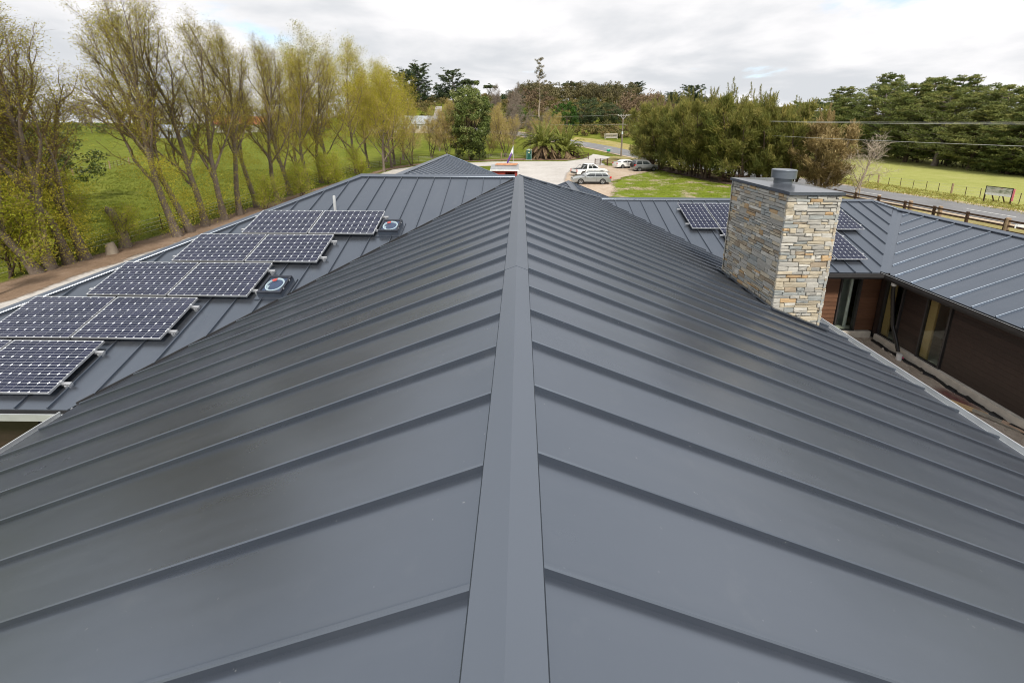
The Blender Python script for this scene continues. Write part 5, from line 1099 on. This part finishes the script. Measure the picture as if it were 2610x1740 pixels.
for i, (x, y, k, s) in enumerate(((-18.9, 67.5, 0, .82), (-18.6, 81.5, 0, .95), (-14.4, 78.5, 0, 1.0), (-12.9, 79.3, 0, 1.08), (-3.2, 84.6, 0, .98), (-19.5, 94.5, 1, .8), (-6.5, 86.5, 0, .45), (-2.0, 106, 1, .85), (2.6, 104, 1, .8), (6.4, 106, 1, .85), (-1.5, 117, 1, 1.15), (-7.5, 112, 0, 1.0), (-10, 160, 1, 1.2), (-2, 165, 1, 1.25), (-7.5, 100, 0, .9), (4.8, 98, 0, .85), (9.5, 104, 0, .8), (-4.5, 98, 0, .75))):
    lb = ['slender bare brown tree just left of the garage roof peak', 'bare brown tree in the paddock in line with the glasshouses', 'bare ochre tree left of the tall rounded evergreen', 'taller bare ochre tree touching the tall rounded evergreen', 'bare ochre tree with a forked trunk right of the rounded evergreen', 'small bare grey tree in front of the glasshouses', 'thin leaning sapling between the evergreen and the forked bare tree', 'bare grey tree behind the portable toilet', 'bare pale tree directly behind the large palm', 'bare pale tree behind the gap between the two palms', 'larger bare grey tree up the slope behind the palms', 'bare ochre tree behind the forked tree on the slope', 'grey leafless tree on the hill right of the rounded evergreen', 'second grey leafless tree on the hill right of the rounded evergreen', 'bare ochre tree close behind the right edge of the rounded evergreen', 'bare ochre tree rising just above the large palm', 'bare ochre tree behind the smaller palm', 'short bare ochre tree left of the flag'][i]
    plant('bare_tree', bares[k], lb, x, y, s, None, 'leafless trees beyond the drive')
for i, (x, y, s) in enumerate(((24.8, 74.2, 1.02), (22.9, 67.6, 1.0), (23.3, 64.3, .98), (24.0, 61.4, 1.05), (24.3, 58.6, 1.02), (24.9, 55.9, 1.0), (25.5, 53.4, 1.03), (26.5, 50.6, 1.05), (27.9, 48.3, .98), (29.6, 47.0, .92), (31.2, 50, .95), (31.6, 45.0, .85), (30.0, 55, .95))):
    plant('sheoak_tree', sheo[i % 3], f'feathery olive tree in the roadside row, {seqn(i)} counting away from the power pole', x, y, s, None, 'feathery olive trees along the roadside fence')
plant('rusty_tree', rusty, 'rusty brown feathery tree at the right end of the roadside row', 32.3, 41.6, .95, .5)
dd_ = dict(ALD, stems=3, n=[6, 6, 7], t0=[.12, .2, .15], h0=.8, r0=.10, ang=[42, 40, 40]); dead = broadleaf(700, 6.5, dict(dd_, rmin=.014, n=[6, 5, 5], ang=[48, 44, 40], up=[.03, .06, .05, .04]), B_PALE, T_DEAD, L_RUST, 0, .1, .05, 2, .7, .022)
plant('dead_tree', dead, 'pale dead tree with bleached bare branches by the road', 33.6, 38.6, 1.0, .2, lean=(.10, -.05))
pn = [(66, 97, 0, .86), (71, 101, 1, .95), (76, 96, 2, 1.0), (81, 101, 0, 1.0), (79.5, 88, 1, 1.05), (85, 94, 0, 1.08), (78.5, 80, 0, 1.0), (84.5, 84, 2, 1.1), (77.5, 73, 1, .98), (83, 76, 0, 1.02), (76.5, 66.5, 2, .95), (82, 68, 1, 1.0), (75.8, 60.5, 0, .82), (80.5, 61.5, 2, .95), (75.5, 54.5, 1, .80), (81, 54, 0, .92), (76.5, 48.5, 2, .82), (83, 46.5, 1, .92), (62, 104, 2, .75), (89, 66, 0, 1.05)]
hgt = [.66, .72, .80, .84, .86, .92, .84, .95, .80, .88, .70, .82, .62, .74, .84, .80, .70, .90, .62, .92]
for i, (x, y, k, s) in enumerate(pn):
    plant('pine_tree', conif[k], f'dark wind shaped pine of the stand beyond the pale field, {seqn(i)} from the left', x, y, s, None, 'pines beyond the pale field on the right', sz=s*hgt[i])
for i, (x, y, k, s) in enumerate(((-50, 198, 0, 1.16), (-59, 206, 1, 1.15), (-36, 214, 0, .98), (81, 190, 1, .80), (74, 196, 1, .55), (67, 236, 1, .78))):
    plant('macrocarpa_tree', macro[k], ['large dark macrocarpa crowning the hill behind the glasshouses', 'dark macrocarpa left of the largest one behind the glasshouses', 'dark macrocarpa right of the largest one beside the hill track', 'flat topped macrocarpa on the skyline right of the hilltop house', 'small dark macrocarpa just right of the hilltop house', 'dark macrocarpa at the right end of the wooded hill'][i], x, y, s, None, 'macrocarpas on the hill')
um = domed(760, 12, 5.5, B_PALE, L_MAC, 70, 60, .7, .25, .82, .16, .3, 5, .5, .45, True)
for i, (x, y, s) in enumerate(((-27.5, 218, 1.05), (-17, 222, .82), (30, 242, .95), (50, 240, .8), (57, 236, .75), (88, 120, .95), (112, 96, 1.25))): plant('umbrella_tree', um, ['umbrella topped gum just right of the macrocarpas on the hill', 'small umbrella topped gum right of the larger umbrella gum', 'umbrella topped gum rising from the middle of the wooded hill', 'umbrella gum near the right end of the wooded hill', 'smaller umbrella gum beside the hilltop macrocarpa', 'brown topped umbrella tree between the feathery row and the pines', 'brown umbrella tree rising above the pines at the right'][i], x, y, s, None, 'umbrella topped gums')
gr = [domed(770, 10.5, 6.0, B_BR, L_MAC, 110, 70, .55, .22, .50, .46, .6, 3, .55, .6), domed(771, 9, 4.6, B_BR, L_FOR, 90, 70, .5, .2, .52, .48, .6, 2, .5, .8)]
plant('evergreen_tree', gr[0], 'wide dark green tree below the wooded hill left of the power pole', 24.2, 150, 1.0); plant('evergreen_tree', gr[1], 'bright green rounded conifer below the wooded hill, left of the wide dark tree', 15.9, 140, 1.0)
plant('evergreen_tree', gr[1], 'small green tree on the slope behind the bare trees', -1, 150, .8); plant('evergreen_tree', gr[0], 'dark low tree behind the power pole', 34, 152, .8)
# thin tall tree
rng = np.random.default_rng(780); tr, cr = TB(), TB(); P = np.stack([np.array([0, .1, -.1, .2, .1, -.2, 0, .1]), rng.normal(0, .1, 8), np.linspace(-.2, 23, 8)], 1); tr.tube(P, np.linspace(.34, .05, 8), 8); C, R = [], []
for k in range(44):
    z_ = rng.uniform(10.5, 24); a = rng.uniform(0, 6.28); L_ = rng.uniform(.5, 3.4)*(1.15-z_/24*.75)*(1.6 if 13 < z_ < 16.5 and rng.uniform() < .4 else 1); q = np.array([0, 0, z_-.8*L_]); e = np.array([math.cos(a)*L_, math.sin(a)*L_, z_]); tr.tube(np.stack([q, (q+e)/2+[0, 0, -.1], e]), [.07, .045, .02], 4); C += [e, (e*.7+q*.3)]; R += [.62, .5]
clumps(cr, C, R, 34, .5, .10, .5, 1, .5, 0); plant('gum_tree', (tr.mesh('trunk', [B_PALE], True), cr.mesh('crown', [L_GUM])), 'very tall thin gum with a bare pale trunk rising behind the palms', 6.5, 140, 1., 0)
# palms
def palm(seed, H, n, L_, dead):
    global rng; rng = np.random.default_rng(seed); tr, cr = TB(), TB(); tr.tube(np.array([[0, 0, -.1], [0, 0, .3], [0, 0, H*.5], [0, 0, H]]), [.62, .72, .68, .45], 14)
    for k in range(170):
        a = rng.uniform(0, 6.28); z_ = rng.uniform(0, H); q = np.array([math.cos(a)*.68, math.sin(a)*.68, z_]); tr.tube(np.stack([q, q+[math.cos(a)*.2, math.sin(a)*.2, .32]]), [.08, .03], 4)
    for k in range(n):
        el = rng.uniform(-.55 if k < dead else .25, .2 if k < dead else 1.5); a = rng.uniform(0, 6.28); l_ = L_*rng.uniform(.75, 1.1)*(.7 if k < dead else 1); d = np.array([math.cos(a)*math.cos(el), math.sin(a)*math.cos(el), math.sin(el)]); pts = [np.array([math.cos(a)*.3, math.sin(a)*.3, H])]; m = 9
        for i in range(m): d = unit(d+np.array([0, 0, -.03-.034*i*(1 if el < 1.1 else .5)])); pts.append(pts[-1]+d*l_/m)
        P = np.array(pts); P[:, 2] = np.maximum(P[:, 2], .15); cr.tube(P, np.linspace(.05, .012, m+1), 4, 1 if k < dead else 0)
        kk = 80; t = np.linspace(.10, 1, kk)*(m-1e-3); i = t.astype(int); c = P[i]+(P[i+1]-P[i])*(t-i)[:, None]; dr = P[i+1]-P[i]; dr /= np.linalg.norm(dr, axis=1, keepdims=True); sd = np.cross(dr, [0, 0, 1.]); sd /= np.linalg.norm(sd, axis=1, keepdims=True)+1e-9
        for s_ in (-1, 1): ax = sd*s_*.85+dr*.75+np.array([0, 0, .18 if k >= dead else -.5]); ll = .62*np.sin(np.clip(t/m*2.6+.35, 0, 3.0)); ax /= np.linalg.norm(ax, axis=1, keepdims=True); cr.leaves(c+ax*ll[:, None]*.5, ax, ll, .05, rng.normal(.5, .2, kk), 1 if k < dead else 0)
    return tr.mesh('trunk', [B_BR], True), cr.mesh('crown', [L_PALM, L_DEAD])
p1_ = palm(800, 2.2, 120, 5.0, 44); p2_ = palm(801, 1.0, 84, 4.2, 26)
plant('palm_tree', p1_, 'large squat palm with a thick scaly trunk beside the portable toilet', 4.8, 82.6, 1.15, 0, 'palms by the gateway', 'palm'); plant('palm_tree', p2_, 'smaller palm with a short trunk right of the large palm', 9.6, 85.2, 1.3, 1, 'palms by the gateway', 'palm')
# scrub, hedges and far woods: nobody could count these
def wood(name, pts, leaf, mats, n, kind='stuff', l=.8, w=.35):
    global rng; rng = np.random.default_rng(len(pts)); cr = TB()
    for x, y, h, wd, t in pts:
        z0 = tz(x, y); nb = max(5, int(n*wd*.14)); q = rng.normal(size=(nb, 3)); q /= np.linalg.norm(q, axis=1, keepdims=True); rad = rng.uniform(.45, 1, nb)[:, None]; C = np.array([x, y, z0+h*.55])+q*rad*np.array([wd*.5, wd*.5, h*.45]); clumps(cr, C, np.full(nb, .24*wd**.5+.22*wd*.35), 26, l, w, t, .7, .3, 0, .18, .7)
        cr.tube(np.array([[x, y, z0-.3], [x+rng.normal()*.3, y, z0+h*.6]]), [.02*h+.05, .05], 5, 1)
    return link(name, cr.mesh(name, mats), kind=kind)
rr = random.Random(3)
pts = [(rr.uniform(0, 68), rr.uniform(218, 262), rr.uniform(8, 12.5), rr.uniform(6, 10), rr.uniform(.2, .7)) for _ in range(110)]
wood('hill_wood', pts, None, [L_GUM, B_PALE], 22)
pts = [(rr.uniform(-12, 12), rr.uniform(205, 235), rr.uniform(4, 9), rr.uniform(5, 8), rr.uniform(.1, .5)) for _ in range(16)]+[(rr.uniform(-80, -24), rr.uniform(204, 232), rr.uniform(8, 13.5), rr.uniform(6, 9), rr.uniform(.1, .5)) for _ in range(24)]
wood('hill_evergreens', pts, None, [L_MAC, B_GREY], 20)
pts = [(rr.uniform(40, 64), rr.uniform(160, 185), rr.uniform(7, 11.5), rr.uniform(6, 9), rr.uniform(.5, .95)) for _ in range(16)]+[(rr.uniform(-4, 20), rr.uniform(165, 205), rr.uniform(5, 10), rr.uniform(5, 8), rr.uniform(.4, .9)) for _ in range(18)]
wood('russet_wood', pts, None, [leaf_mat('russet_twigs', [(.07, .05, .035), (.15, .105, .065), (.24, .17, .10)], .1), B_GREY], 16)
pts = []
for _ in range(900):
    x, y = rr.uniform(-75, 120), rr.uniform(138, 270)
    if abs(x+36) < 3.5 or (x > 84 and y > 260): continue
    pts.append((x, y, rr.uniform(1.5, 5.), rr.uniform(3, 6.5), rr.uniform(.0, .9)))
for _ in range(80): pts.append((rr.uniform(14, 60), rr.uniform(121, 140), rr.uniform(.8, 2.8), rr.uniform(1.5, 4), rr.uniform(.2, 1.)))
wood('hill_scrub', pts, None, [L_SCR, B_BR], 18, l=.6, w=.25)
pts = [(-60-i*2.6+rr.uniform(-1, 1), 122+rr.uniform(-3, 6)+i*.1, rr.uniform(2.5, 4.5), rr.uniform(3, 5), rr.uniform(.1, .5)) for i in range(44)]
wood('hedge', pts, None, [L_LAU, B_BR], 16, l=.5, w=.22)
pts = [(rr.uniform(-230, -52), rr.uniform(150, 200), rr.uniform(8, 15), rr.uniform(6, 10), rr.uniform(.3, .9)) for _ in range(60)]
wood('grey_wood', pts, None, [leaf_mat('grey_twigs', [(.13, .105, .09), (.20, .17, .145), (.28, .24, .20)], .1), B_GREY], 14, l=.9, w=.22)
pts = [(rr.uniform(88, 260), rr.uniform(-20, 130), rr.uniform(9, 15), rr.uniform(7, 10), rr.uniform(.2, .7)) for _ in range(60)]
wood('far_pine_wood', [q for q in pts if q[0] > 92], None, [L_PINE, B_BR], 16)
pts = [(rr.uniform(-130, -50), rr.uniform(-10, 40), rr.uniform(6, 10), rr.uniform(6, 9), rr.uniform(.2, .7)) for _ in range(18)]
wood('left_wood', pts, None, [L_LAU, B_BR], 16)
pts = []
for (xa, ya), (xb, yb) in (((90, 103), (84, 94)), ((84, 94), (79.2, 76.3)), ((79.2, 76.3), (75.2, 64)), ((75.2, 64), (74.6, 57)), ((74.6, 57), (75.5, 44))):
    for k in range(16): q = rr.random(); pts.append((xa+(xb-xa)*q+rr.uniform(.3, 4), ya+(yb-ya)*q, rr.uniform(1.6, 5.), rr.uniform(3, 5), rr.uniform(.1, .8)))
wood('pine_undergrowth', pts, None, [L_PINE, B_BR], 20, l=.5, w=.12)
# grass tufts: pasture and lawn texture near the house
def tufts(name, poly, n, leaf, h, seed):
    global rng; rng = np.random.default_rng(seed); P = np.array(poly); lo, hi = P.min(0), P.max(0); q = rng.uniform(lo, hi, (n*3, 2)); q = q[sdist(poly, q[:, 0], q[:, 1]) > 0][:n]
    clump = np.sin(q[:, 0]*1.9+3*np.sin(q[:, 1]*.7))*np.sin(q[:, 1]*2.3+2*np.sin(q[:, 0]*.9)); q = q[rng.uniform(-1, .9, len(q)) < clump+.35]
    tb = TB(); k = 3; C = np.repeat(np.stack([q[:, 0], q[:, 1], terr(q[:, 0], q[:, 1])+h*.35], -1), k, 0)+rng.normal(0, .06, (len(q)*k, 3))*[1, 1, .2]; A = rng.normal(size=(len(C), 3))*.7+[0, 0, 1.]
    tb.leaves(C, A, h*rng.uniform(.6, 1.5, len(C)), h*.28, np.repeat(rng.normal(.5, .28, len(q)), k), 0); return link(name, tb.mesh(name, [leaf]), kind='stuff')
L_GRS = leaf_mat('pasture_blade', [(.06, .085, .010), (.13, .165, .018), (.25, .26, .045)], .3)
tufts('pasture_tufts', [(-23.6, 8), (-23.3, 30), (-24.5, 60), (-60, 60), (-60, 8)], 26000, L_GRS, .17, 901)
tufts('lawn_tufts', [(9, 20), (29, 20), (28, 38), (25, 48), (23, 60), (17, 54), (12, 46)], 9000, L_GRS, .10, 902)
tufts('verge_tufts', [(40.5, 16), (47, 16), (46.8, 40), (45, 56), (42, 62), (40, 46), (41.6, 34)], 7000, leaf_mat('dry_blade', [(.20, .20, .04), (.32, .31, .07), (.45, .38, .14)], .3), .20, 903)
# loose rubble on the courtyard soil
tb = TB(); rng = np.random.default_rng(77)
for _ in range(900):
    x, y, r = rng.uniform(6.9, 11.9), rng.uniform(-1, 12.1), rng.lognormal(-3.7, .45)
    p = np.array([[1, 0, 0], [0, 1, 0], [-1, 0, 0], [0, -1, 0]])*r*rng.uniform(.6, 1.2, (4, 1)); top = p*.55+[0, 0, r*rng.uniform(.5, .9)]; V = np.concatenate([p, top])+[x, y, .004]
    tb.quads(V, np.array([[0, 1, 5, 4], [1, 2, 6, 5], [2, 3, 7, 6], [3, 0, 4, 7], [4, 5, 6, 7]]), np.full(8, rng.uniform()), 0)
link('courtyard_rubble', tb.mesh('courtyard_rubble', [leaf_mat('rubble', [(.22, .17, .13), (.46, .40, .34), (.68, .63, .56)], 0., .9, .0)]), kind='stuff')
